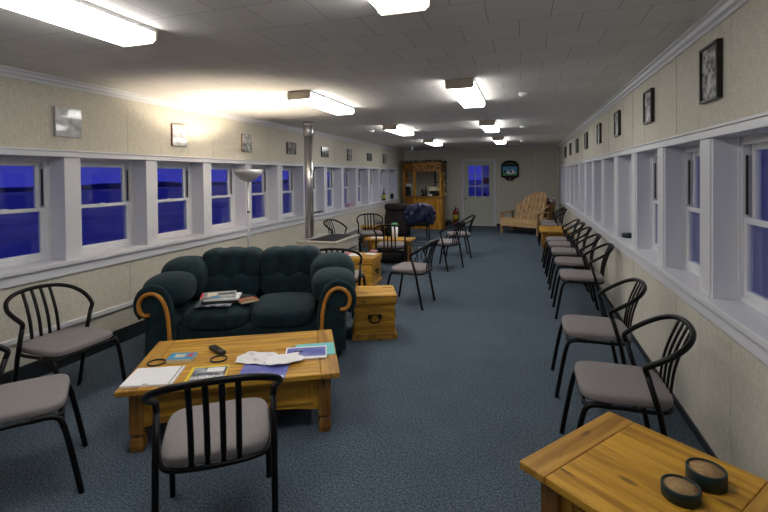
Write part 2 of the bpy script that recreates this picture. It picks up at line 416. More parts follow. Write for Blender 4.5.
# windows: double hung units set back in the recesses
wn = 0
def window_unit(name, side, X, D, y0, y1, label):
    root = empty(name, (X, (y0+y1)/2, WZ0)); struct(root, label, 'window')
    hw = (y1-y0)/2; hh = WZ1-WZ0
    def bxs(mb, d0, d1, ya, yb, za, zb):
        a, b = -side*d0, -side*d1; mb.box(min(a, b), max(a, b), ya, yb, za, zb)
    f = MB(); t = .035
    for (ya, yb, za, zb) in ((-hw, -hw+t, 0, hh), (hw-t, hw, 0, hh), (-hw+t, hw-t, 0, .03), (-hw+t, hw-t, hh-.045, hh)):
        bxs(f, D, D+.09, ya, yb, za, zb)
    for q in (-1, 1): bxs(f, D-.012, D, q*(hw-.006)-.006, q*(hw-.006)+.006, 0, hh)
    f.build('window_frame', M['trim2'], root, bevel=.003)
    for q in (-1, 1):       # dark balance track beside the upper sash
        tr = MB(); bxs(tr, D+.012, D+.02, q*(hw-t-.010)-.006, q*(hw-t-.010)+.006, hh*.53, hh-.10); tr.build('balance_track', M['black'], root)
    mid = hh*.49
    for nm, d, za, zb in (('lower_sash', .004, .03, mid+.02), ('upper_sash', .036, mid-.015, hh-.045)):
        s = MB(); sw = .036; yy = hw-t-(.0 if nm == 'lower_sash' else .012)
        for (ya, yb, a, b) in ((-yy, -yy+sw, za, zb), (yy-sw, yy, za, zb), (-yy+sw, yy-sw, za, za+(.04 if nm == 'lower_sash' else .03)), (-yy+sw, yy-sw, zb-.03, zb)):
            bxs(s, D+d, D+d+.03, ya, yb, a, b)
        so = s.build(nm, M['trim2'], root, bevel=.003)
        g = MB(); bxs(g, D+d+.012, D+d+.018, -yy+sw-.004, yy-sw+.004, za+.03, zb-.028); g.build('pane', M['glass'], so)
        if nm == 'lower_sash':
            l = MB(); bxs(l, D+d-.008, D+d, -.03, .03, zb-.012, zb+.008); l.build('sash_lock', M['trim2'], so, bevel=.002)
    # blank infill outside the frame
for n in range(-4, 12+1):
    y1 = YA+n*P; y0 = y1-P+LW
    if n == 12: y1 = 13.41
    wn += 1; window_unit('window_%d' % wn, 1, XL, LD, y0, y1, 'white double hung window with dusk blue panes, %s in the left wall' % ORD[n+4])
for n in range(-4, 12+1):
    y1 = YP+n*P-RW; y0 = y1-P+RW
    wn += 1; window_unit('window_%d' % wn, -1, XR, RD, y0, y1, 'white double hung window with dusk blue panes, %s in the right wall' % ORD[n+4])
# baseboards and left rail
struct(bx(XL, XL+.015, YF, YB, 0, .14).build('baseboard_shade_left', M['base'], bevel=.004), 'black rubber baseboard and dark band of shade along the left wall', 'baseboard')  # rubber base made taller, its black also stands in for the shadow above it
struct(bx(XR-.012, XR, YF, YB, 0, .055).build('baseboard_right', M['base'], bevel=.004), 'black rubber baseboard along the right wall', 'baseboard')
b = bx(XL, DX0-.07, YB-.012, YB, 0, .08); b.box(DX1+.07, XR, YB-.012, YB, 0, .08)
struct(b.build('baseboard_back', M['base'], bevel=.004), 'dark baseboard along the far end wall', 'baseboard')
trim(bx(XL, XL+.028, YF, YB, .335, .378).build('trim', M['trim'], bevel=.006), 'white rail low along the left wall')
# door
d = empty('door_1', ((DX0+DX1)/2, YB, 0)); struct(d, 'cream entry door with a nine pane window in the far wall', 'door')
hw = (DX1-DX0)/2
f = MB()
for a, b_, z0, z1 in ((-hw-.06, -hw, 0, DZ+.06), (hw, hw+.06, 0, DZ+.06), (-hw, hw, DZ, DZ+.06)): f.box(a, b_, -.02, .0, z0, z1)
for a, b_, z0, z1 in ((-hw, -hw+.015, 0, DZ), (hw-.015, hw, 0, DZ), (-hw, hw, DZ-.015, DZ)): f.box(a, b_, 0, .13, z0, z1)
f.box(-hw, hw, -.01, .13, 0, .035)
f.build('door_frame', M['trim'], d, bevel=.004)
s = MB(); a = hw-.02; lx = .32; lz0, lz1 = .93, 1.91
for (x0, x1, z0, z1) in ((-a, -lx, .035, DZ-.017), (lx, a, .035, DZ-.017), (-lx, lx, .035, lz0), (-lx, lx, lz1, DZ-.017)): s.box(x0, x1, .02, .06, z0, z1)
for x0, x1 in ((-.34, -.03), (.03, .34)):
    for q in ((x0, x1, .70, .715), (x0, x1, .20, .215), (x0, x0+.015, .2, .715), (x1-.015, x1, .2, .715)): s.box(q[0], q[1], .010, .022, q[2], q[3])
s.box(-lx-.02, lx+.02, .012, .02, lz0-.02, lz0+.0); s.box(-lx-.02, lx+.02, .012, .02, lz1, lz1+.02)
s.box(-lx-.02, -lx, .012, .02, lz0, lz1); s.box(lx, lx+.02, .012, .02, lz0, lz1)
slab = s.build('door_slab', M['door'], d, bevel=.003)
g = MB()
for i in (1, 2):
    x = -lx+i*2*lx/3; g.box(x-.013, x+.013, .018, .05, lz0, lz1)
    z = lz0+i*(lz1-lz0)/3; g.box(-lx, lx, .018, .05, z-.013, z+.013)
g.build('glazing_bars', M['trim'], slab)
bx(-lx, lx, .032, .038, lz0, lz1).build('pane', M['glass'], slab)
k = MB().lathe([(.028, 0), (.028, .012), (.012, .02), (.012, .04), (.028, .05), (.032, .065), (.022, .08), (0, .084)], 14, T=Matrix.Translation((-a+.07, .02, .87)) @ Matrix.Rotation(R(90), 4, 'X'))
k.build('door_knob', M['brass'], d)
# the outdoors
struct(bx(-160, 160, -90, 230, -.75, -.65).build('ground', M['snow']), 'dusk blue snowy ground outside the windows', 'ground')
mb = MB(); random.seed(3)
for sgn in (-1, 1):
    pts = [(-90, -.7)]
    for i in range(61): pts.append((-90+i*5.2, -.1+.6*random.random()+.4*math.sin(i*.4)))
    pts.append((-90+60*5.2, -.7))
    mb.prism(pts, sgn*90, sgn*96, 'X')
struct(mb.build('hills', M['ridge']), 'dark low ridge far outside the windows', 'hills')
# outside entry light post seen through the door glass
lp = empty('sign_post', (-1.55, 19.0, -.65)); tag(lp, 'pale sign board with a red patch seen through the door glass', 'sign')
bx(-.05, .05, -.05, .05, 0, 1.9).build('post', M['iron'], lp)
bx(.30, .36, -.05, .05, 0, 1.9).build('post', M['iron'], lp)
bx(-.1, .42, -.09, -.05, 1.5, 2.9).build('board', M['white'], lp, bevel=.01)
bx(-.05, .36, -.10, -.088, 1.9, 2.15).build('red_patch', M['red'], lp)

# ------------------------------------------------------------------ fluorescent fixtures
def fixture():
    r = empty('ceiling_light')
    h = MB(); h.box(-.128, .128, -.60, .60, -.022, 0); h.build('housing', M['housing'], r, bevel=.003)
    pr = [(-.122, -.022), (-.122, -.062), (-.104, -.080), (.104, -.080), (.122, -.062), (.122, -.022)]
    MB().prism(pr, -.595, .595, 'Y').build('diffuser', M['tubeglow'], r)
    for q in (-1, 1):
        MB().prism([(-.128, 0), (-.128, -.066), (-.108, -.084), (.108, -.084), (.128, -.066), (.128, 0)], q*.595, q*.611, 'Y').build('end_cap', M['endcap'], r, bevel=.003)
    return r
fx = fixture(); first = True
for side, x in (('left', -2.14), ('right', -.545)):
    for i, y in enumerate((1.485, 4.64, 7.82, 11.0)):
        o = fx if first else copy_tree(fx)
        first = False
        o.location = (x, y, H)
        if i == 0:
            for c_ in COL.objects:
                if c_.parent == o and c_.name.startswith('diffuser'):
                    c_.material_slots[0].link = 'OBJECT'; c_.material_slots[0].material = M['tubedim']
        tag(o, 'lit fluorescent ceiling light, %s in the %s row' % (ORD[i], side), 'ceiling light', 'fluorescent lights on the ceiling')

# smoke detectors
def detector(x, y, label, r=.06):
    MBo = MB().lathe([(0, -.038), (r*.5, -.038), (r*.85, -.030), (r, -.012), (r, 0)][::1], 18)
    o = MBo.build('smoke_detector', M['housing'], loc=(x, y, H)); return tag(o, label, 'smoke detector', 'round detectors on the ceiling')
detector(.01, 4.95, 'white round detector on the ceiling, nearest the right wall row')
detector(-.01, 8.28, 'white round detector on the ceiling, second from the camera')
detector(-.03, 11.7, 'white round detector on the ceiling nearest the far wall')
detector(-2.72, 7.95, 'white round detector on the left side of the ceiling')
o = MB().lathe([(0, -.13), (.03, -.12), (.045, -.09), (.03, -.05), (.02, -.03), (.05, -.012), (.05, 0)], 14).build('spotlight', M['housing'], loc=(-3.05, 12.5, H))
tag(o, 'small white spot lamp hanging from the ceiling near the pine bar', 'spotlight')

# ------------------------------------------------------------------ pictures
LP = [(2.90, .235, .25, 'photol', 'silver', 'pale photo print with white glare, nearest on the left wall'),
      (4.21, .225, .25, 'photol', 'plaque', 'pale photo plaque, second along the left wall'),
      (5.52, .23, .25, 'photo', 'plaque', 'grey photo plaque above the floor lamp, third along the left wall'),
      (6.81, .30, .20, 'photod', 'frame', 'dark wide photo just left of the stove pipe'),
      (8.15, .32, .20, 'photod', 'frame', 'dark wide photo just right of the stove pipe'),
      (9.47, .25, .26, 'photo', 'frame', 'upright grey photo, sixth along the left wall'),
      (10.83, .34, .20, 'photod', 'frame', 'dark wide photo, seventh along the left wall'),
      (12.15, .26, .26, 'photo', 'frame', 'small upright photo, farthest along the left wall')]
for y, ww, hh, pm, em, lab in LP:
    e = empty('picture', (XL, y, 2.092)); tag(e, lab, 'picture', 'photographs on the left wall')
    bx(0, .022, -ww/2, ww/2, -hh/2, hh/2).build('backing', M[em], e, bevel=.002)
    bx(.022, .024, -ww/2+.004, ww/2-.004, -hh/2+.004, hh/2-.004).build('photograph', M[pm], e)
for i, y in enumerate((2.90, 4.18, 5.47, 6.73, 8.06, 9.38, 10.68, 11.9)):
    e = empty('picture', (XR, y, 2.15)); tag(e, 'black framed grey portrait on the right wall, %s from the camera' % (ORD[i] if i else 'the one nearest'), 'picture', 'framed portraits on the right wall')
    ww, hh, t = .25 if i == 0 else .245, .31 if i == 0 else .27, .016
    f = MB()
    for a, b_, c, d_ in ((-ww/2, -ww/2+t, -hh/2, hh/2), (ww/2-t, ww/2, -hh/2, hh/2), (-ww/2+t, ww/2-t, -hh/2, -hh/2+t), (-ww/2+t, ww/2-t, hh/2-t, hh/2)): f.box(-.03, 0, a, b_, c, d_)
    f.build('frame', M['frame'], e, bevel=.003)
    bx(-.018, -.002, -ww/2+t, ww/2-t, -hh/2+t, hh/2-t).build('photograph', M['photo'], e)
# plaque sign beside the door
e = empty('wall_sign', (-.41, YB, 1.735)); e.scale = (1.08, 1, 1.08); tag(e, 'black shield shaped plaque with a small landscape picture beside the door', 'sign')
pts = [(-.25, -.17), (-.25, .17)]
for i in range(1, 12):
    a = R(180-15*i); pts.append((.25*math.cos(a)*.93, .17+.13*math.sin(a)))
pts += [(.25, .17), (.25, -.17), (.14, -.23), (.07, -.29), (-.07, -.29), (-.14, -.23)]
MB().prism(pts, -.025, 0, 'Y').build('board', M['signblack'], e, bevel=.004)
pn = MB(); pn.box(-.20, .20, -.030, -.024, -.14, .12, M['skyblue'])
pn.box(-.20, .20, -.032, -.029, -.14, -.04, M['green'])
pn.prism([(-.10, -.06), (-.04, .02), (0, -.05), (.06, .05), (.12, -.02), (.16, -.07), (.04, -.10), (-.06, -.10)], -.034, -.031, 'Y', M['white'])
pn.prism([(-.18, -.05), (-.15, .03), (-.11, -.05)], -.034, -.031, 'Y', M['leaf']); pn.prism([(.00, -.06), (.03, .03), (.07, -.06)], -.036, -.033, 'Y', M['leaf'])
pn.build('picture', None, e)
MB().prism([(-.12, .175), (-.06, .20), (.06, .20), (.12, .175), (.12, .19), (.06, .215), (-.06, .215), (-.12, .19)], -.029, -.024, 'Y').build('lettering', M['green'], e)
MB().lathe([(.018, 0), (.012, .004), (0, .005)], 12, T=Matrix.Translation((0, -.025, -.235)) @ Matrix.Rotation(R(90), 4, 'X')).build('emblem', M['ivory'], e)
# switch
e = empty('light_switch', (.15, YB, 1.135)); tag(e, 'small ivory switch plate on the far wall above the wooden bench', 'light switch')
bx(-.038, .038, -.008, 0, -.06, .06).build('plate', M['ivory'], e, bevel=.003)
bx(-.006, .006, -.018, -.008, -.012, .012).build('toggle', M['ivory'], e)

# ------------------------------------------------------------------ tube chairs
def chair():
    r = empty('tube_chair')
    # hoop: arm bends and back rail
    half = [(.241, -.112, .605), (.246, -.102, .640), (.254, -.122, .660), (.263, -.165, .688), (.262, -.225, .724), (.228, -.288, .765), (.16, -.330, .794), (.08, -.348, .806), (0, -.353, .810)]
    path = half+[(-x, y, z) for x, y, z in half[-2::-1]]
    MB().tube(crom(path, 5), .0145, 10).build('hoop', M['tube'], r)
    for q in (-1, 1):
        MB().tube([(q*.241, -.112, .605), (q*.240, -.165, .42), (q*.236, -.235, .04), (q*.235, -.25, 0)], .0145, 10).build('leg', M['tube'], r)
        MB().tube(crom([(q*.222, .05, .418), (q*.222, .11, .420), (q*.224, .155, .408), (q*.227, .178, .37), (q*.231, .205, .25), (q*.235, .25, .0)], 5), .0145, 10).build('leg', M['tube'], r)
    # seat frame ring
    rg = [(.222, .16, .418), (.222, 0, .418), (.225, -.14, .418), (.20, -.215, .418), (.13, -.245, .418), (0, -.255, .418),
          (-.13, -.245, .418), (-.20, -.215, .418), (-.225, -.14, .418), (-.222, 0, .418), (-.222, .16, .418), (-.15, .172, .418), (0, .175, .418), (.15, .172, .418)]
    MB().tube(crom(rg, 4, True), .011, 8, closed=True).build('seat_frame', M['tube'], r)
    for i in range(4):
        x = -.093+i*.062
        yy = -.350+.03*abs(x)
        sp = crom([(x, -.249, .425), (x, -.254, .50), (x, -.270, .60), (x, -.302, .70), (x, yy+.003, .802)], 4)
        MB().tube(sp, .0125, 8, flat=.55, up=(1, 0, 0)).build('spindle', M['tube'], r)
    def fn(p, w):
        t = (p.y+1)/2; w.x *= .97+.05*t
        if p.z > 0: w.z += .006*(1-p.x*p.x)*(1-p.y*p.y)
        return w
    MB().pillow((0, -.033, .452), (.226, .222, .030), 5, 12, fn=fn).build('seat_cushion', M['seat'], r)
    return r
ch = chair(); chn = [0]
def put_chair(x, y, th, label, group):
    o = ch if chn[0] == 0 else copy_tree(ch); chn[0] += 1
    o.location = (x, y, 0); o.rotation_euler = (0, 0, R(th-90)); tag(o, label, 'chair', group)
    return o
G1 = 'black tube chairs around the coffee tables'
put_chair(-1.362, 1.745, 125, 'black tube chair in the foreground seen from behind, before the long coffee table', G1)
put_chair(-2.51, 1.67, 49, 'black tube chair cut by the left edge, nearest of the two at the left', G1)
put_chair(-3.08, 2.36, -2, 'black tube chair against the left wall beneath the nearest windows', G1)
put_chair(-1.375, 5.47, 173, 'black tube chair alone on the carpet right of the pine chests', G1)
put_chair(-1.34, 7.744, 155, 'black tube chair turned left, middle one of the three in the central aisle', G1)
put_chair(-1.27, 8.89, 195, 'black tube chair turned left, farthest of the three in the central aisle', G1)
put_chair(-2.04, 4.86, 99, 'black tube chair seen from behind, between the two pine chests', G1)
put_chair(-2.14, 7.25, 100, 'black tube chair seen from behind, at the far coffee table with the tumbler', G1)
put_chair(-2.98, 8.62, -66, 'black tube chair facing the camera at the far coffee table', G1)
put_chair(-3.10, 7.52, -8, 'black tube chair in profile behind the beige stove by the left wall', G1)
G2 = 'black tube chairs in a row along the right wall'
for i, (x, y) in enumerate(((.465, 2.72), (.465, 3.658), (.58, 5.52), (.58, 6.38), (.58, 7.2), (.57, 7.88), (.56, 8.45))):
    put_chair(x, y, 180, 'black tube chair against the right wall, %s in the row' % ORD[i], G2)
put_chair(.56, 10.91, 181, 'black tube chair beyond the far right pine table', G2)
put_chair(.57, 11.52, 178, 'farthest black tube chair along the right wall, half hidden beside the bench', G2)

# ------------------------------------------------------------------ pine tables
def block_leg(mb, x, y, s, z1):
    # square post, necked, on a flared block foot
    mb.box(x-s, x+s, y-s, y+s, .10, z1)
    mb.box(x-s*.72, x+s*.72, y-s*.72, y+s*.72, .085, .10)
    pr = [(.0, 0), (s*1.0, 0), (s*1.12, .035), (s*.98, .075), (s*.8, .088), (0, .088)]
    mb.lathe([(a*1.30, b) for a, b in pr[1:-1]], 4, c=(x, y, 0), smooth=False, T=Matrix.Translation((x, y, 0)) @ Matrix.Rotation(R(45), 4, 'Z') @ Matrix.Translation((-x, -y, 0)))
def pine_table(name, cx, cy, ang, W, D, Ht, label, cat='table', panels=2, planks=5, ah=.26):
    r = empty(name, (cx, cy, 0), R(ang)); tag(r, label, cat)
    t = .032; bw = .115
    top = MB(); pw = (D)/planks
    for i in range(planks):
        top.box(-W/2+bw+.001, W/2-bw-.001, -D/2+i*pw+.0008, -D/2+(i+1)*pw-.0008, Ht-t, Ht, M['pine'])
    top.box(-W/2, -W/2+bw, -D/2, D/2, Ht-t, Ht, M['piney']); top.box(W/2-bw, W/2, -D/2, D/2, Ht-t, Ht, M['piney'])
    top.build('tabletop', None, r, bevel=.005)
    ins = .055; s = .038; lx = W/2-ins-s; ly = D/2-ins-s
    for a in (-1, 1):
        for b_ in (-1, 1):
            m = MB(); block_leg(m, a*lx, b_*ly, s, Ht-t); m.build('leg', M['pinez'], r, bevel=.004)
    zt, zb = Ht-t, max(.15, Ht-t-ah)
    for q in (-1, 1):
        # long apron with a scalloped lower edge and raised panels
        n = 24; pts = [(-lx+s, zt), (-lx+s, zb+.02)]
        for i in range(n+1):
            u = i/n; x = -lx+s+u*2*(lx-s); sc = .022*abs(math.sin(u*math.pi*2))
            pts.append((x, zb-.012+sc+(.02 if .46 < u < .54 else 0)*0))
        pts += [(lx-s, zb+.02), (lx-s, zt)]
        a0, a1 = q*(ly+.018), q*(ly-.006); lo, hi = min(a0, a1), max(a0, a1)
        ap = MB().prism(pts, lo, hi, 'Y').build('apron', M['pine'], r)
        pl = 2*(lx-s)/panels
        for k in range(panels):
            x0, x1 = -lx+s+k*pl+.03, -lx+s+(k+1)*pl-.03
            f = MB(); e0 = q*(ly+.018); e1 = q*(ly+.028); l2, h2 = min(e0, e1), max(e0, e1); z0, z1 = zb+.035, zt-.02
            for (a_, c_, g_, h_) in ((x0, x1, z1-.018, z1), (x0, x1, z0, z0+.018), (x0, x0+.02, z0, z1), (x1-.02, x1, z0, z1)): f.box(a_, c_, l2, h2, g_, h_)
            l3, h3 = min(e0, q*(ly+.024)), max(e0, q*(ly+.024)); f.box(x0+.04, x1-.04, l3, h3, z0+.04, z1-.04)
            f.build('drawer_front', M['pine'], ap, bevel=.003)
        b0, b1 = q*(lx+.018), q*(lx-.006); lo, hi = min(b0, b1), max(b0, b1)
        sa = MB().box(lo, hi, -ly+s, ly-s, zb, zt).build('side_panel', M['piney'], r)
        f = MB(); e0 = q*(lx+.018); e1 = q*(lx+.027); l2, h2 = min(e0, e1), max(e0, e1); z0, z1 = zb+.035, zt-.02; y0, y1 = -ly+s+.03, ly-s-.03
        for (a_, c_, g_, h_) in ((y0, y1, z1-.018, z1), (y0, y1, z0, z0+.018), (y0, y0+.02, z0, z1), (y1-.02, y1, z0, z1)): f.box(l2, h2, a_, c_, g_, h_)
        f.build('panel_moulding', M['piney'], sa, bevel=.003)
    bx(-lx, lx, -ly, ly, zb+.01, zb+.025).build('bottom_board', M['pine'], r)
    return r
CTZ = .39
pine_table('coffee_table', -1.845, 2.607, 27.6, 1.28, .81, CTZ, 'long honey pine coffee table before the sofa, covered with papers', 'coffee table')
pine_table('end_table', .448, 1.818, -38.5, .70, .636, .50, 'honey pine end table with two coasters in the lower right corner', 'end table', 1, 5)
pine_table('low_table', -2.38, 7.98, 0, .88, .42, .45, 'far pine coffee table with the white tumbler on it', 'coffee table', 2, 4, .15)
pine_table('low_table', .585, 10.10, 90, 1.10, .56, .46, 'long pine table by the far end of the right wall chairs', 'table', 2, 4)
pine_table('low_table', -3.30, 9.75, 20, .60, .45, .47, 'small pine table by the left wall behind the chair facing the camera', 'table', 1, 4)

def chest(cx, cy, ang, W, D, Ht, label):
    r = empty('pine_chest', (cx, cy, 0), R(ang)); tag(r, label, 'chest', 'pine trunks behind the sofa')
    lid = .085
    b_ = MB()
    n = 3; zz = [.05, .17, .27, Ht-lid-.004]
    for i in range(n): b_.box(-W/2+.02, W/2-.02, -D/2+.02, D/2-.02, zz[i], zz[i+1]-.0015)
    body = b_.build('body', M['pine'], r, bevel=.003)
    p = MB(); p.prism([(-W/2, 0), (-W/2, .045), (-W/2+.02, .062), (W/2-.02, .062), (W/2, .045), (W/2, 0)], -D/2, D/2, 'Y'); p.build('plinth', M['piney'], r, bevel=.004)
    l = MB(); l.box(-W/2+.004, W/2-.004, -D/2+.004, D/2-.004, Ht-lid, Ht-.022)
    for i in range(3): l.box(-W/2, W/2, -D/2+i*D/3+.001, -D/2+(i+1)*D/3-.001, Ht-.022, Ht)
    lo = l.build('lid', M['pine'], r, bevel=.005)
    hg = MB(); hg.box(-W*.33, -W*.33+.09, -D/2+.12, -D/2+.128, Ht, Ht+.002); hg.box(W*.22, W*.22+.10, .10, .108, Ht, Ht+.002); hg.build('strap', M['iron'], lo)
    # iron ring handles on front and both ends
    def handle(T):
        m = MB(); m.lathe([(.022, 0), (.022, .006), (0, .007)], 12, T=T @ Matrix.Translation((-.05, 0, 0)) @ Matrix.Rotation(R(90), 4, 'X'))
        m.lathe([(.022, 0), (.022, .006), (0, .007)], 12, T=T @ Matrix.Translation((.05, 0, 0)) @ Matrix.Rotation(R(90), 4, 'X'))
        m.tube([T @ Vector(v) for v in crom([(-.05, -.012, 0), (-.052, -.016, -.03), (-.025, -.018, -.055), (.025, -.018, -.055), (.052, -.016, -.03), (.05, -.012, 0)], 4)], .007, 8)
        m.tube([T @ Vector(v) for v in crom([(-.05, -.012, 0), (-.02, -.018, .018), (.02, -.018, .018), (.05, -.012, 0)], 4)], .006, 8)
        m.build('handle', M['iron'], body)
    handle(Matrix.Translation((0, -D/2+.02, Ht*.52)))
    for q in (-1, 1): handle(Matrix.Translation((q*(W/2-.02), 0, Ht*.52)) @ Matrix.Rotation(R(90*q), 4, 'Z'))
    return r
chest(-1.475, 4.33, 22, .44, .42, .435, 'honey pine chest with an iron ring handle beside the right arm of the sofa')
chest(-2.33, 6.28, 3, .52, .52, .425, 'honey pine chest with papers on its lid, beyond the nearer chest')

# ------------------------------------------------------------------ sofa
def sofa():
    r = empty('sofa', (-2.29, 3.34, 0), R(22)); tag(r, 'dark green two seat sofa with curled oak trimmed arms behind the coffee table', 'sofa')
    S = M['sofa']
    b_ = MB(); b_.pillow((0, .36, .20), (.64, .37, .13), 9, 10); b_.build('base', S, r)
    for q in (-1, 1):
        for yy in (.05, .72): MB().lathe([(.03, 0), (.035, .03), (.035, .09)], 12, c=(q*.55, yy, 0)).build('foot', M['black'], r)
    def sfn(p, w):
        if p.z > 0: w.z += .025*(1-p.x**2)*(1-p.y**2)
        if p.y < 0: w.z -= .02*(-p.y)**3
        return w
    for q in (-1, 1): MB().pillow((q*.285, .30, .375), (.286, .335, .085), 4.5, 14, fn=sfn).build('seat_cushion', S, r)
    fr = MB(); fr.pillow((0, .77, .42), (.74, .10, .36), 7, 10); fr.build('back_frame', S, r)
    for q in (-1, 1):
        def lowf(p, w):
            g = abs(math.sin((p.x+1)*math.pi*1.0+.0))
            if p.y < 0: w.y += .020*(1-g)**3-.015
            w.y += (w.z-.42)*.16
            return w
        def upf(p, w):
            g = abs(math.sin((p.x+1)*math.pi*1.5))
            k = (1-g)**2.2
            if p.y < .3: w.y += .045*k*(1-abs(p.z)**4)
            if p.z > 0: w.z -= .020*k*p.z
            w.y += (w.z-.42)*.16
            return w
        MB().pillow((q*.285, .62, .54), (.286, .115, .125), 3.6, 18, fn=lowf).build('back_cushion', S, r)
        MB().pillow((q*.288, .645, .735), (.305, .145, .155), 4.2, 26, fn=upf).build('head_cushion', S, r)
    for q in (-1, 1):
        # arm body: scroll section run front to back
        sec = []
        for i in range(17):
            a = R(-70+i*17.5); sec.append((.775+.135*math.cos(a), .535+.135*math.sin(a)))
        sec += [(.625, .40), (.605, .08), (.845, .08), (.835, .36)]
        sec = [(q*x, z) for x, z in sec]
        am = MB(); n = len(sec)
        rings = [(-.035, .93), (-.045, .98), (-.03, 1.0), (.1, 1.0), (.5, 1.0), (.84, 1.0), (.86, .97)]
        cx, cz = q*.74, .34
        vs = [(cx+(x-cx)*k, y, cz+(z-cz)*k) for y, k in rings for x, z in sec]
        fs = [(j*n+i, j*n+(i+1) % n, (j+1)*n+(i+1) % n, (j+1)*n+i) for j in range(len(rings)-1) for i in range(n)]
        fs += [tuple(range(n-1, -1, -1)), tuple((len(rings)-1)*n+i for i in range(n))]
        am.add(vs, fs, None, True)
        arm = am.build('arm', S, r)
        # piping roll behind the trim
        pp = [(.615, .10), (.625, .36), (.645, .52), (.69, .625), (.775, .672), (.865, .64), (.910, .56), (.905, .48), (.87, .42)]
        MB().tube(crom([(q*x, -.015, z) for x, z in pp], 5), .030, 10).build('front_roll', S, arm)
        tp = [(.632, .09), (.640, .33), (.660, .49), (.705, .592), (.775, .632), (.845, .610), (.882, .550), (.872, .480), (.835, .448), (.800, .452)]
        MB().tube(crom([(q*x, -.052, z) for x, z in tp], 6), .0175, 10, flat=1.0).build('scroll_trim', M['trimwood'], arm)
        def pf(p, w):
            w.x += q*.05*max(0, -p.z)*0
            return w
        MB().pillow((q*.735, .24, .60), (.205, .255, .145), 2.6, 16, fn=pf).build('arm_pillow', S, r)
        MB().pillow((q*.715, .62, .62), (.225, .24, .205), 2.8, 16).build('wing_pillow', S, r)
    return r
sofa()

# ------------------------------------------------------------------ floor lamp, stove and pipe
lx_, ly_ = -3.0, 4.42
e = empty('floor_lamp', (lx_, ly_, 0)); tag(e, 'grey torchiere floor lamp with an upturned bowl behind the sofa', 'floor lamp')
MB().lathe([(.13, 0), (.13, .012), (.09, .022), (.02, .035), (.014, .05)], 24).build('base', M['lampgrey'], e)
MB().tube([(0, 0, .03), (0, 0, 1.56)], .013, 12).build('pole', M['lampgrey'], e)
MB().lathe([(.0155, 0), (.0155, .02)], 12, c=(0, 0, 1.2)).build('collar', M['iron'], e)
MB().lathe([(.016, 1.55), (.045, 1.556), (.095, 1.585), (.140, 1.635), (.165, 1.690), (.160, 1.690), (.134, 1.638), (.090, 1.592), (.04, 1.566), (.0, 1.564)], 32).build('lamp_shade', M['lampgrey'], e)
MB().lathe([(0, 1.572), (.02, 1.576), (.028, 1.588), (.02, 1.600), (0, 1.604)], 12).build('bulb', M['bulb'], e)

e = empty('stove', (-3.0, 6.62, 0)); tag(e, 'beige boxy stove cabinet with a black top plate beneath the metal pipe', 'stove')
b_ = MB(); b_.box(-.33, .33, -.47, .47, .05, .60); b_.build('cabinet', M['stove'], e, bevel=.012)
bx(-.31, .31, -.45, .45, 0, .05).build('plinth', M['black'], e)
bx(-.345, .345, -.485, .485, .60, .625).build('top', M['stove'], e, bevel=.006)
bx(-.14, .28, -.40, .42, .625, .632).build('top_plate', M['black'], e, bevel=.003)
v = MB()
for i in range(7): v.box(-.25, .25, -.474, -.470, .14+i*.05, .155+i*.05)
for i in range(7): v.box(.330, .334, -.38, .38, .14+i*.05, .155+i*.05)
v.build('louvre', M['black'], e)
e2 = empty('stove_pipe', (-3.215, 6.36, 0)); tag(e2, 'shiny galvanised stove pipe rising from the stove to the ceiling', 'stove pipe')
MB().lathe([(.068, .632), (.068, 2.30)], 24).build('pipe', M['steel'], e2)
MB().lathe([(.074, 2.24), (.078, 2.245), (.078, 2.40), (.074, 2.405)], 24).build('collar', M['steel'], e2)
MB().lathe([(.080, 2.405), (.085, 2.41), (.085, H)], 24).build('ceiling_collar', M['steel'], e2)
MB().lathe([(.085, .632), (.085, .65), (.072, .655)], 24).build('base_collar', M['steel'], e2)

# ------------------------------------------------------------------ papers on the coffee table
def sheet(name, q, z0, th, m, label, cat, group=None, edge=None):
    """flat sheet from four world corners"""
    cx = sum(p[0] for p in q)/4; cy = sum(p[1] for p in q)/4
    mb = MB().prism([(x-cx, y-cy) for x, y in q], 0, th, 'Z')
    o = mb.build(name, m, loc=(cx, cy, z0)); tag(o, label, cat, group); return o, (cx, cy)
def quad_on(o, c, q, z, th, m, name='print'):
    mb = MB().prism([(x-c[0], y-c[1]) for x, y in q], z, z+th, 'Z'); return mb.build(name, m, o)
def lerp(q, u, v):
    a = [q[0][i]+(q[1][i]-q[0][i])*u for i in (0, 1)]; b_ = [q[3][i]+(q[2][i]-q[3][i])*u for i in (0, 1)]
    return (a[0]+(b_[0]-a[0])*v, a[1]+(b_[1]-a[1])*v)
def sub(q, u0, u1, v0, v1): return [lerp(q, u0, v0), lerp(q, u1, v0), lerp(q, u1, v1), lerp(q, u0, v1)]
def rect(cx, cy, w, h, ang):
    c, s = math.cos(R(ang)), math.sin(R(ang))
    return [(cx+c*x-s*y, cy+s*x+c*y) for x, y in ((-w/2, -h/2), (w/2, -h/2), (w/2, h/2), (-w/2, h/2))]
Z0 = CTZ+.0005
q = rect(-2.155, 2.17, .29, .25, 24)
o, c = sheet('notepad', q, Z0, .012, M['white'], 'white spiral notepad at the left front corner of the coffee table', 'notepad')
quad_on(o, c, sub(q, .93, .945, .02, .98), .012, .001, M['black'], 'binding_line'); quad_on(o, c, sub(q, .42, .52, .03, .055), .012, .001, M['black'], 'clip')
q = rect(-1.862, 2.285, .23, .26, 27)
o, c = sheet('magazine', q, Z0, .006, M['yellow'], 'yellow bordered magazine with a dark cover picture on the coffee table', 'magazine', 'magazines on the coffee table')
quad_on(o, c, sub(q, .10, .97, .18, .90), .006, .0006, M['coverpic'], 'cover_picture')
quad_on(o, c, sub(q, .45, .90, .62, .86), .0067, .0006, M['white'], 'cover_panel')
tm = MB()
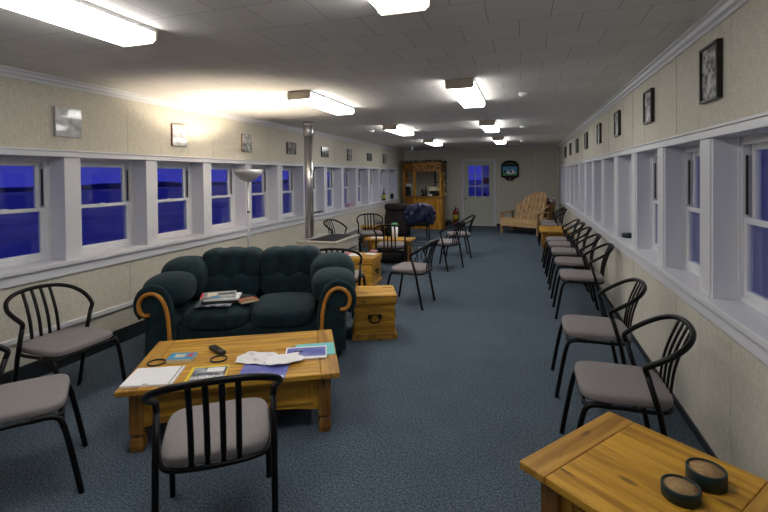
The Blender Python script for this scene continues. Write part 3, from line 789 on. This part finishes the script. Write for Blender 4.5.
for i in range(9):
    u = .13+i*.09
    for (a, b_, g, h) in ((u, u+.022, .24, .42), (u+.022, u+.065, .24+(.06 if i % 2 else .13), .28+(.06 if i % 2 else .13)), (u+.045, u+.068, .26, .40 if i % 3 else .33)):
        tm.prism([(x-c[0], y-c[1]) for x, y in sub(q, a, b_, g, h)], .0067, .0075, 'Z')
tm.build('title', M['white'], o)
q = rect(-2.185, 2.44, .165, .115, 22)
o, c = sheet('paperback', q, Z0, .024, M['cream'], 'small sky blue book behind the white notepad', 'book')
quad_on(o, c, q, .024, .001, M['skyblue'], 'cover'); quad_on(o, c, sub(q, .22, .62, .3, .75), .025, .0006, M['cream'], 'cover_title'); quad_on(o, c, sub(q, .72, .92, .3, .85), .025, .0006, M['red'], 'cover_patch')
def coaster(x, y, z, r, h, label, sink=.35):
    e = empty('coaster', (x, y, z)); tag(e, label, 'coaster', 'dark round coasters')
    MB().lathe([(r*.93, 0), (r, .003), (r, h-.002), (r*.97, h), (r*.88, h), (r*.87, h-.004), (r*.87, h*sink), (0, h*sink)], 36).build('ring', M['teal'], e)
    MB().lathe([(r*.868, h*sink), (r*.868, h-.005), (0, h-.004)], 36).build('cork_disc', M['cork'], e)
    return e
for x, y, lab in ((-2.305, 2.345, 'dark ring left of the small blue book on the coffee table'), (-1.948, 2.508, 'dark ring under the black remote on the coffee table')):
    o = MB().tube([(.052*math.cos(2*math.pi*i/32), .052*math.sin(2*math.pi*i/32), .005) for i in range(32)], .005, 8, closed=True).build('ring', M['teal'], loc=(x, y, Z0))
    tag(o, lab, 'ring', 'dark rings on the coffee table')
coaster(.503, 1.737, .5005, .059, .042, 'dark teal rimmed cork coaster on the end table, the lower one at the left')
coaster(.612, 1.842, .5005, .062, .054, 'taller dark teal rimmed cork coaster on the end table, at the right')
e = empty('remote_control', (-2.045, 2.618, Z0), R(-28)); tag(e, 'black remote handset lying behind the dark ring on the coffee table', 'remote control')
bx(-.088, .088, -.025, .025, 0, .026).build('case', M['rubber'], e, bevel=.006)
bt = MB()
for i in range(5):
    for j in (-1, 0, 1): bt.box(-.065+i*.022, -.053+i*.022, j*.014-.004, j*.014+.004, .026, .0285)
bt.build('buttons', M['iron'], e)
# loose papers
def crumple(name, cx, cy, w, h, ang, z, m, label, amp=.02, seed=1, cat='paper'):
    random.seed(seed); n = 10; vs = []; c, s = math.cos(R(ang)), math.sin(R(ang))
    ph = [random.random()*6 for _ in range(6)]
    for j in range(n+1):
        for i in range(n+1):
            u, v = i/n-.5, j/n-.5
            x, y = u*w*(1+.12*math.sin(ph[0]+v*7)), v*h*(1+.12*math.sin(ph[1]+u*6))
            zz = amp*(.5+.5*math.sin(ph[2]+u*11+v*5))*(.5+.5*math.sin(ph[3]+v*9-u*6))
            vs.append((c*x-s*y, s*x+c*y, zz+.001))
    N = n+1; k = len(vs)
    vs += [(a, b_, d_+.0012) for a, b_, d_ in vs]
    fs = []
    for j in range(n):
        for i in range(n):
            a = j*N+i; fs += [(a, a+N, a+N+1, a+1), (a+k, a+1+k, a+N+1+k, a+N+k)]
    bd = [i for i in range(n)]+[i*N+n for i in range(n)]+[n*N+n-i for i in range(n)]+[(n-i)*N for i in range(n)]
    fs += [(bd[i], bd[(i+1) % len(bd)], bd[(i+1) % len(bd)]+k, bd[i]+k) for i in range(len(bd))]
    o = MB().add(vs, fs, None, False).build(name, m, loc=(cx, cy, z)); return tag(o, label, cat, 'loose papers on the coffee table')
q = rect(-1.555, 2.43, .29, .23, 20)
o, c = sheet('magazine', q, Z0, .006, M['blue'], 'violet blue magazine half under the loose white papers', 'magazine', 'magazines on the coffee table')
quad_on(o, c, sub(q, .03, .97, .02, .16), .006, .0006, M['white'], 'white_strip')
crumple('newspaper', -1.70, 2.575, .25, .19, 8, Z0+.0085, M['paper'], 'crumpled white newspaper on top of the pile, at its left', .012, 4, 'newspaper')
crumple('paper_sheet', -1.50, 2.585, .22, .15, 38, Z0+.023, M['white'], 'loose white sheets at the right of the crumpled newspaper', .007, 9)
q = rect(-1.405, 2.84, .27, .22, 28)
o, c = sheet('folder', q, Z0, .003, M['cyan'], 'turquoise sheet under the right hand blue magazine', 'folder')
q = rect(-1.43, 2.755, .28, .21, 25)
o, c = sheet('magazine', q, Z0+.0035, .007, M['white'], 'violet blue magazine lying on the turquoise sheet at the right', 'magazine', 'magazines on the coffee table')
quad_on(o, c, sub(q, .04, .97, .17, .90), .007, .0008, M['blue'], 'cover_picture'); quad_on(o, c, sub(q, .2, .42, .5, .62), .0079, .0008, M['black'], 'cover_bird')
e = empty('pencil', (-1.60, 2.79, Z0+.004), R(28)); tag(e, 'orange pencil lying behind the loose papers', 'pencil')
MB().tube([(-.07, 0, 0), (.055, 0, 0)], .004, 6, smooth=False).build('shaft', M['orange'], e); MB().tube([(.055, 0, 0), (.072, 0, 0)], [.004, .0006], 6, smooth=False).build('tip', M['cream'], e)
random.seed(5)
# magazines on the sofa (placed in sofa axes, lying on the left seat cushion)
SM = Matrix.Translation((-2.29, 3.34, 0)) @ Matrix.Rotation(R(22), 4, 'Z')
zz = .483
for i, (dx, dy, a, w_, d_, th, m, lab) in enumerate([
        (-.31, .14, 2, .30, .22, .012, 'coverpic', 'grey catalogue, lowest of the pile on the sofa seat'),
        (-.27, .19, 8, .30, .22, .020, 'black', 'thick dark magazine above the lowest of the sofa pile'),
        (-.26, .20, 5, .30, .21, .016, 'white', 'white edged brochure near the top of the sofa pile'),
        (-.30, .21, 12, .30, .21, .012, 'photol', 'magazine with a bright cover on top of the sofa pile')]):
    v = SM @ Vector((dx, dy, zz)); q = rect(v.x, v.y, w_, d_, 22+a)
    o, c = sheet('magazine', q, zz, th, M[m], lab, 'magazine', 'magazines piled on the sofa seat')
    if i == 3:
        quad_on(o, c, sub(q, .0, .06, 0, 1), th, .0008, M['red'], 'spine_band'); quad_on(o, c, sub(q, .18, .45, .2, .8), th, .0008, M['cream'], 'cover_patch')
        quad_on(o, c, sub(q, .5, .95, .45, .65), th, .0008, M['black'], 'cover_title'); quad_on(o, c, sub(q, .3, .55, .0, .3), th, .0008, M['skyblue'], 'cover_patch')
    zz += th+.0008
v = SM @ Vector((-.035, .17, .48)); q = rect(v.x, v.y, .16, .11, 60)
o, c = sheet('paperback', q, .484, .02, M['cream'], 'small red paperback right of the magazine pile on the sofa', 'book')
quad_on(o, c, q, .02, .001, M['red'], 'cover'); quad_on(o, c, sub(q, .1, .9, .3, .7), .021, .0006, M['green'], 'cover_title')
# on the far chest
q = rect(-2.45, 6.28, .24, .22, 15); o, c = sheet('paper_sheet', q, .4255, .004, M['white'], 'white papers on the lid of the farther pine chest', 'paper', 'papers on the chest lid')
q = rect(-2.22, 6.42, .18, .14, -15); o, c = sheet('paper_sheet', q, .4255, .004, M['white'], 'white sheet at the right of the farther chest lid', 'paper', 'papers on the chest lid')
o = MB().pillow((0, 0, .022), (.055, .035, .022), 2.5, 8).build('tissue_bundle', M['pink'], loc=(-2.22, 6.55, .4258)); tag(o, 'pink crumpled bundle on the farther chest, at the back', 'cloth', 'pink bundles on the chest lid')
o = MB().pillow((0, 0, .018), (.045, .03, .018), 2.5, 8).build('tissue_bundle', M['pink'], loc=(-2.53, 6.26, .430)); tag(o, 'pink crumpled bundle on the farther chest, at the front left', 'cloth', 'pink bundles on the chest lid')
# tumbler on far table
e = empty('tumbler', (-2.29, 7.98, .4505)); e.scale = (1.25, 1.25, 1.2); tag(e, 'tall white tumbler with a green lid on the far coffee table', 'tumbler')
MB().lathe([(.038, 0), (.045, .01), (.050, .20)], 20).build('cup', M['white'], e); MB().lathe([(.053, .20), (.053, .225), (.02, .24), (0, .242)], 20).build('lid', M['green'], e)
o, c = sheet('paper_sheet', rect(-2.62, 7.96, .24, .18, 10), .4505, .006, M['white'], 'white paper on the left of the far coffee table', 'paper')
# duffel bag under the far table
e = empty('duffel_bag', (-2.37, 7.98, 0), R(0)); tag(e, 'black duffel bag under the far coffee table', 'bag')
MB().pillow((0, 0, .115), (.29, .15, .113), 4, 12).build('body', M['black'], e)
for q_ in (-1, 1): MB().tube(crom([(-.10, q_*.06, .224), (-.07, q_*.10, .228), (.07, q_*.10, .228), (.10, q_*.06, .224)], 4), .008, 6).build('handle', M['black'], e)
# small round glass table
e = empty('glass_table', (-1.77, 7.66, 0)); e.scale = (.85, .85, 1); tag(e, 'small round smoked glass table beside the central aisle chairs', 'table')
MB().lathe([(.19, .40), (.20, .405), (.20, .412), (.19, .418)], 32).build('glass_top', M['dglass'], e)
for i in range(3):
    a = R(30+120*i); MB().tube([(.15*math.cos(a), .15*math.sin(a), .40), (.05*math.cos(a), .05*math.sin(a), .2), (.16*math.cos(a), .16*math.sin(a), 0)], .009, 8).build('leg', M['tube'], e)

# ------------------------------------------------------------------ far left: upholstered armchair and jacket chair
e = empty('armchair', (-3.20, 11.40, 0), R(12)); e.scale = (.78, .9, 1.0); tag(e, 'bulky dark brown armchair seen from behind, before the pine bar', 'armchair')
MB().pillow((0, .30, .24), (.38, .34, .16), 7, 10).build('seat_base', M['brown'], e)
MB().pillow((0, .32, .44), (.30, .30, .08), 4, 10).build('seat_cushion', M['brown'], e)
def bk(p, w):
    w.y -= (w.z-.4)*.10; return w
MB().pillow((0, -.09, .42), (.38, .075, .36), 9, 12, fn=bk).build('backrest', M['brownl'], e)
MB().pillow((0, -.15, .80), (.405, .13, .095), 4.5, 12).build('head_roll', M['brown'], e)
for q_ in (-1, 1):
    MB().pillow((q_*.36, .24, .32), (.075, .36, .29), 5, 10).build('arm', M['brown'], e)
    MB().lathe([(.03, 0), (.03, .09)], 10, c=(q_*.3, -.05, 0)).build('foot', M['black'], e); MB().lathe([(.03, 0), (.03, .09)], 10, c=(q_*.3, .5, 0)).build('foot', M['black'], e)

e = empty('office_chair', (-2.56, 11.10, 0), R(20)); tag(e, 'black framed chair hidden under the blue jacket, before the pine bar', 'chair')
MB().pillow((0, 0, .43), (.28, .27, .09), 5, 10).build('seat', M['black'], e)
MB().pillow((0, -.27, .70), (.27, .035, .17), 4, 10).build('backrest', M['black'], e)
for a in (-1, 1):
    for b_ in (-1, 1): MB().tube([(a*.23, b_*.21, .43), (a*.25, b_*.25, 0)], .014, 8).build('leg', M['tube'], e)
    MB().tube([(a*.20, -.21, .43), (a*.20, -.30, .60)], .012, 8).build('back_post', M['tube'], e)
    MB().tube(crom([(a*.255, -.24, .66), (a*.30, -.1, .66), (a*.30, .15, .65), (a*.26, .2, .46)], 5), .014, 8).build('arm_rest', M['tube'], e)
def jack():
    random.seed(12); vs = []; nu, nv = 36, 26
    for j in range(nv+1):
        v = j/nv
        for i in range(nu+1):
            u = i/nu*2-1
            # drape path over the top of the backrest: back side up, over, front side down
            L_ = v*1.05
            if L_ < .42: y, z = -.335-.02*math.sin(L_*7), .47+L_
            elif L_ < .52:
                a = (L_-.42)/.10*math.pi; y, z = -.27-.065*math.cos(a), .885+.022*math.sin(a)
            else: y, z = -.205+.05*(L_-.52), .885-(L_-.52)
            hw_ = .31+.05*math.sin(v*5)+.03*math.sin(v*13)
            f_ = .018*math.sin(u*9+v*6)+.014*math.sin(u*17-v*11)+.010*math.sin(u*5+v*23)
            sg = -1 if L_ < .47 else 1
            zz_ = z-.06*abs(u)**3+.03*math.sin(u*4+1)*(1 if L_ < .47 else .3)*min(1, abs(L_-.47)*4)
            vs.append((u*hw_, y+sg*abs(f_)*1.2, zz_))
    N = nu+1; k = len(vs); vs += [(a*1.01, b+(.012 if j_ > k*.47 else -.012), c+.01) for j_, (a, b, c) in enumerate(vs)]
    fs = []
    for j in range(nv):
        for i in range(nu):
            a = j*N+i; fs += [(a, a+N, a+N+1, a+1), (a+k, a+1+k, a+N+1+k, a+N+k)]
    bd = [i for i in range(nu)]+[i*N+nu for i in range(nv)]+[nv*N+nu-i for i in range(nu)]+[(nv-i)*N for i in range(nv)]
    fs += [(bd[i], bd[(i+1) % len(bd)], bd[(i+1) % len(bd)]+k, bd[i]+k) for i in range(len(bd))]
    return MB().add(vs, fs, None, True)
e = empty('jacket', (-2.56, 11.10, 0), R(20)); tag(e, 'shiny navy blue jacket draped over a chair before the pine bar', 'jacket')
jack().build('jacket_body', M['jacket'], e)
for q_ in (-1, 1): MB().tube(crom([(q_*.27, -.33, .80), (q_*.34, -.35, .72), (q_*.345, -.34, .60), (q_*.31, -.35, .50)], 5), [.05+.012*math.sin(i*1.3) for i in range(16)], 12).build('sleeve', M['jacket'], e)
MB().pillow((.02, -.27, .905), (.16, .07, .030), 3, 10).build('collar', M['jacket'], e)

# ------------------------------------------------------------------ pine bar
e = empty('bar_counter', (0, 0, 0)); tag(e, 'orange knotty pine bar with a carved canopy in the far left corner', 'bar')
def shell(mb, poly, z0, z1, t, closed=False, m=None):
    for i in range(len(poly)-1):
        a, b = Vector(poly[i]), Vector(poly[i+1]); d_ = (b-a).normalized(); n_ = Vector((-d_.y, d_.x))*t
        mb.prism([tuple(a), tuple(b), tuple(b+n_), tuple(a+n_)], z0, z1, 'Z', m)
poly = [(-3.62, 13.95), (-3.58, 13.58), (-3.19, 13.25), (-2.34, 13.25), (-2.34, 13.85)]
body = MB()
for i in range(len(poly)-1):
    a, b = Vector(poly[i]), Vector(poly[i+1]); L_ = (b-a).length; n = max(1, round(L_/.115)); d_ = (b-a)/L_; n_ = Vector((-d_.y, d_.x))*.025
    for k in range(n):
        p, p2 = a+d_*(L_*k/n+.002), a+d_*(L_*(k+1)/n-.002)
        body.prism([tuple(p), tuple(p2), tuple(p2+n_), tuple(p+n_)], 0, .94, 'Z')
body.build('front_panel', M['bpine'], e)
inn = MB(); shell(inn, [(x*.992-.02, y+.03) for x, y in poly], .02, .93, .012); inn.build('inner_lining', M['bpine'], e)
off = [(-3.68, 13.95), (-3.62, 13.53), (-3.21, 13.19), (-2.28, 13.19), (-2.28, 13.88)]
ins_ = [(-3.42, 13.95), (-3.38, 13.72), (-3.12, 13.52), (-2.60, 13.52), (-2.60, 13.88)]
MB().prism(off+ins_[::-1], .94, .985, 'Z').build('counter_top', M['bpinex'], e, bevel=.006)
for x, y in ((-3.57, 13.60), (-3.17, 13.29), (-2.38, 13.29), (-2.38, 13.80), (-3.58, 13.90)):
    bx(x-.035, x+.035, y-.035, y+.035, .985, 1.74).build('post', M['bpine'], e, bevel=.005)
cn = MB(); cpoly = [(-3.66, 13.95), (-3.62, 13.55), (-3.20, 13.21), (-2.30, 13.21), (-2.30, 13.88)]
shell(cn, cpoly, 1.74, 2.0, .03); can = cn.build('canopy', M['bpinex'], e)
rl = MB(); shell(rl, [(x, y-.006) for x, y in cpoly], 1.735, 1.765, .045); shell(rl, [(x, y-.006) for x, y in cpoly], 1.975, 2.005, .045); rl.build('rail', M['bpinex'], can)
cv = MB(); random.seed(21)
for x0, x1 in ((-3.12, -2.86), (-2.82, -2.55), (-2.52, -2.34)):
    cv.box(x0, x1, 13.203, 13.212, 1.785, 1.955)
cv.build('carved_panel', M['carve'], can)
MB().prism([(-3.70, 13.98), (-3.66, 13.50), (-3.22, 13.14), (-2.26, 13.14), (-2.26, 13.93), (-2.5, 13.98)], 2.005, 2.03, 'Z').build('roof_board', M['brown'], e)
sb = MB(); sb.box(-2.62, -2.38, 13.70, 13.86, 1.38, 1.41); sb.box(-2.66, -2.62, 13.78, 13.84, .985, 1.74); sb.build('shelf', M['brown'], e)
o = MB(); random.seed(8)
for i in range(150):
    t = random.random()
    if t < .55: c_ = (-3.6+1.3*random.random(), 13.15+.05*random.random(), 2.05+.012*random.random())
    else: c_ = (-2.235+.03*random.random(), 13.2+.12*random.random(), 2.04-.95*random.random()**1.3)
    a = random.random()*6.28; l = .02+.025*random.random(); u = Vector((math.cos(a)*l, .3*l, math.sin(a)*l)); w_ = Vector((-u.z, .01, u.x))*.4; c_ = Vector(c_)
    o.add([c_-u, c_+w_, c_+u, c_-w_, c_+Vector((0, -.008, 0))], [(0, 1, 4), (1, 2, 4), (2, 3, 4), (3, 0, 4), (0, 3, 2, 1)])
o = o.build('garland', M['leaf']); tag(o, 'dark leafy garland trailing over the top and right side of the pine bar', 'garland')
CZ = .9855
e = empty('serving_box', (-2.62, 13.44, CZ)); tag(e, 'long cream box standing on the pine bar', 'box')
bx(-.14, .21, -.06, .06, .16, .29).build('box', M['cream'], e, bevel=.005); bx(-.10, .18, -.05, .05, 0, .16).build('stand', M['iron'], e)
o = MB().lathe([(.03, 0), (.05, .01), (.085, .06), (.08, .06), (.045, .015), (0, .012)], 20).build('bowl', M['white'], loc=(-2.70, 13.27, CZ)); tag(o, 'small white bowl at the front of the pine bar', 'bowl')
def bottle(x, y, z, h, r, m, lab, label_m=None, grp=None):
    e = empty('bottle', (x, y, z)); tag(e, lab, 'bottle', grp)
    MB().lathe([(r*.9, 0), (r, .01), (r, h*.6), (r*.4, h*.74), (r*.36, h*.93)], 16).build('glass_body', m, e)
    MB().lathe([(r*.42, h*.92), (r*.42, h), (0, h)], 12).build('cap', M['black'], e)
    if label_m: MB().lathe([(r*1.02, h*.15), (r*1.02, h*.5)], 16).build('paper_label', label_m, e)
    return e
bottle(-2.93, 13.38, CZ, .26, .035, M['bottleg'], 'dark bottle at the left of the cream box on the bar', None, 'bottles on the pine bar')
bottle(-2.86, 13.43, CZ, .30, .04, M['black'], 'black bottle touching the cream box on the bar', None, 'bottles on the pine bar')
bottle(-2.99, 13.45, CZ, .20, .04, M['bottleg'], 'short dark bottle, leftmost beside the bar middle post', M['cream'], 'bottles on the pine bar')
e = empty('coffee_maker', (-3.42, 13.56, CZ), R(38)); tag(e, 'black coffee maker with a white top at the left end of the bar', 'coffee maker')
MB().lathe([(.07, 0), (.07, .02), (.062, .03), (.068, .14), (.05, .17)], 20).build('jug', M['black'], e)
bx(-.07, .07, .05, .12, 0, .30).build('column', M['black'], e, bevel=.006); MB().pillow((0, .02, .33), (.09, .10, .045), 3, 8).build('top_cover', M['white'], e)

# fire extinguisher
e = empty('fire_extinguisher', (-2.08, 14.28, 0)); tag(e, 'red fire extinguisher with a yellow label between the bar and the door', 'fire extinguisher')
MB().lathe([(.075, 0), (.083, .012), (.083, .42), (.07, .47), (.035, .51), (.025, .53)], 24).build('cylinder', M['extred'], e)
MB().lathe([(.0842, .20), (.0842, .36)], 24).build('paper_label', M['label'], e)
bx(-.02, .02, -.03, .03, .53, .57).build('valve', M['iron'], e); v = MB(); v.tube([(0, .02, .57), (0, -.03, .60), (0, -.12, .63)], .010, 6); v.tube([(0, .02, .56), (0, -.05, .565), (0, -.11, .55)], .009, 6); v.build('handle', M['black'], e)
MB().tube(crom([(.02, 0, .55), (.09, -.01, .56), (.105, -.01, .40), (.10, -.01, .22), (.095, -.01, .16)], 5), .012, 8).build('hose', M['black'], e)
o = MB().pillow((0, 0, .11), (.09, .07, .11), 3, 8).build('bag', M['black'], loc=(-2.27, 14.1, 0)); tag(o, 'small black bag on the floor beside the fire extinguisher', 'bag')

# ------------------------------------------------------------------ adirondack bench
e = empty('wooden_bench', (-.13, 12.62, 0), R(-27)); tag(e, 'pale cedar slatted garden bench by the far wall beside the door', 'bench')
W2 = .52
for q_ in (-1, 1):
    bx(q_*W2-.02, q_*W2+.02, -.04, .05, 0, .56).build('front_leg', M['cedarz'], e, bevel=.004)
    MB().prism([(-.02, .40), (-.02, .25), (.80, .0), (.86, .0), (.86, .10), (.15, .40)], q_*(W2-.045)-.016, q_*(W2-.045)+.016, 'X').build('side_rail', M['cedar'], e, bevel=.003)
    MB().prism([(q_*W2-.075, -.10), (q_*W2+.075, -.10), (q_*W2+.085, .05), (q_*W2+.05, .68), (q_*W2-.03, .68)], .56, .585, 'Z').build('arm', M['cedar'], e, bevel=.004)
    MB().prism([(.58, .0), (.66, .0), (.66, .56), (.58, .56)], q_*W2-.02, q_*W2+.02, 'X').build('rear_post', M['cedarz'], e, bevel=.004)
bx(-W2-.015, W2+.015, -.055, -.03, .20, .41).build('front_board', M['cedar'], e, bevel=.004)
for k in range(5):
    y = -.03+k*.105; bx(-W2+.03, W2-.03, y, y+.095, .405-k*.022, .427-k*.022).build('seat_slat', M['cedar'], e, bevel=.004)
nb = 7
for k in range(nb):
    u = (k+.5)/nb*2-1; x = u*.43
    Ls = .50+.40*max(0, 1-((u-.42)/1.45)**2)
    hw2 = .050; T_ = Matrix.Translation((x, .49, .30)) @ Matrix.Rotation(R(-23), 4, 'X') @ Matrix.Rotation(R(3-u*3), 4, 'Y')
    pts = [(-hw2, 0), (hw2, 0), (hw2, Ls-.03+.02*(1 if u < .3 else -1)), (hw2*.3, Ls+.005), (-hw2*.3, Ls+.005), (-hw2, Ls-.03-.02*(1 if u < .3 else -1))]
    MB().prism(pts, -.011, .011, 'Y', T=T_).build('back_slat', M['cedarz'], e, bevel=.003)
for L_ in (.08, .42):
    T_ = Matrix.Translation((0, .512, .30)) @ Matrix.Rotation(R(-23), 4, 'X'); bx(-.44, .50, 0, .025, L_, L_+.07, T=T_).build('back_rail', M['cedar'], e)
# flower basket behind bench
e = empty('flower_basket', (.66, 13.45, 0)); tag(e, 'tall tan wicker basket with pink and white flowers in the far right corner', 'flower basket')
MB().lathe([(.13, 0), (.15, .02), (.13, .35), (.16, .70), (.19, .80), (.175, .80), (.15, .72)], 24).build('basket', M['wicker'], e)
random.seed(4)
for i in range(16):
    a = random.random()*6.28; rr = .15*math.sqrt(random.random()); z = .86+.18*random.random()-rr*.5
    MB().pillow((rr*math.cos(a), rr*math.sin(a), z), (.045, .045, .035), 2.2, 6).build('flower', M['white'] if i % 3 else M['pink'], e)
lf = MB()
for i in range(40):
    a = random.random()*6.28; rr = .05+.13*random.random(); z = .78+.14*random.random(); c_ = Vector((rr*math.cos(a), rr*math.sin(a), z)); u = Vector((math.cos(a), math.sin(a), .6))*.05; w_ = Vector((-u.y, u.x, 0))*.35
    lf.add([c_-u, c_+w_, c_+u, c_-w_, c_+Vector((0, 0, .01))], [(0, 1, 4), (1, 2, 4), (2, 3, 4), (3, 0, 4), (0, 3, 2, 1)])
lf.build('foliage', M['leaf'], e)

# ------------------------------------------------------------------ things on the sills
SZ = WZ0+.001
o = bottle(XL-.075, 12.33, SZ, .33, .045, M['bottleg'], 'dark bottle with a yellow label on the left sill, near the bar', M['label'])
o = bx(-.06, .06, -.29, .0, 0, .075).build('tissue_box', M['purple'], loc=(XL-.085, 9.82, SZ), bevel=.004); tag(o, 'low mauve printed box on the left window sill', 'box')
o = bx(-.045, .045, -.20, .0, 0, .022).build('case', M['teal'], loc=(XL-.05, 8.08, SZ), bevel=.006); tag(o, 'flat dark teal case on the left sill right of the stove pipe', 'case')
o = bx(-.03, .03, -.05, .05, 0, .022).build('case', M['rubber'], loc=(XL-.05, 7.72, SZ), bevel=.006); tag(o, 'small dark case on the left sill touching the stove pipe in view', 'case')
o = MB().pillow((0, 0, .085), (.045, .06, .085), 3, 8).build('figurine', M['rubber'], loc=(XL-.09, 13.2, SZ)); tag(o, 'dark rounded ornament in the last left window recess', 'ornament')
e = empty('tray', (XR+.085, 5.45, SZ)); tag(e, 'small dark teal dish on the right window sill', 'dish')
MB().lathe([(.055, 0), (.062, .008), (.066, .042), (.060, .042), (.056, .012), (0, .011)], 28).build('dish', M['teal'], e)
MB().lathe([(.0585, .0425), (.06, .047), (0, .047)], 28).build('lid', M['teal'], e)

# ------------------------------------------------------------------ world, camera
w = bpy.data.worlds.new('dusk'); bpy.context.scene.world = w; w.use_nodes = True; nt = w.node_tree
bg = nt.nodes['Background']; tc = nt.nodes.new('ShaderNodeTexCoord'); sp = nt.nodes.new('ShaderNodeSeparateXYZ')
nt.links.new(tc.outputs['Generated'], sp.inputs[0])
r = nt.nodes.new('ShaderNodeValToRGB'); e_ = r.color_ramp.elements
e_[0].position = 0.0; e_[0].color = (.022, .024, .24, 1); e_[1].position = .5; e_[1].color = (.006, .007, .085, 1)
m_ = e_.new(.06); m_.color = (.015, .017, .20, 1)
nt.links.new(sp.outputs['Z'], r.inputs['Fac']); nt.links.new(r.outputs['Color'], bg.inputs['Color']); bg.inputs['Strength'].default_value = 1.25

def camera():
    f, yaw, pitch, roll, cy = 448.758, R(17.317), R(.845), R(-.589), 182.936
    fw = Vector((-math.sin(yaw)*math.cos(pitch), math.cos(yaw)*math.cos(pitch), -math.sin(pitch)))
    rt = Vector((math.cos(yaw), math.sin(yaw), 0)); up = rt.cross(fw)
    r2 = rt*math.cos(roll)+up*math.sin(roll); u2 = -rt*math.sin(roll)+up*math.cos(roll)
    cd = bpy.data.cameras.new('camera'); co = bpy.data.objects.new('camera', cd); COL.objects.link(co)
    Mx = Matrix((r2, u2, -fw)).transposed().to_4x4(); Mx.translation = (0, 0, 1.6); co.matrix_world = Mx
    cd.sensor_width = 36; cd.lens = f/768*36; cd.shift_y = -(256-cy)/768; cd.clip_start = .02; cd.clip_end = 500
    bpy.context.scene.camera = co
camera()
sc = bpy.context.scene
sc.view_settings.view_transform = 'Standard'; sc.view_settings.look = 'None'; sc.view_settings.gamma = 1
sc.view_settings.use_curve_mapping = False; sc.view_settings.exposure = .40
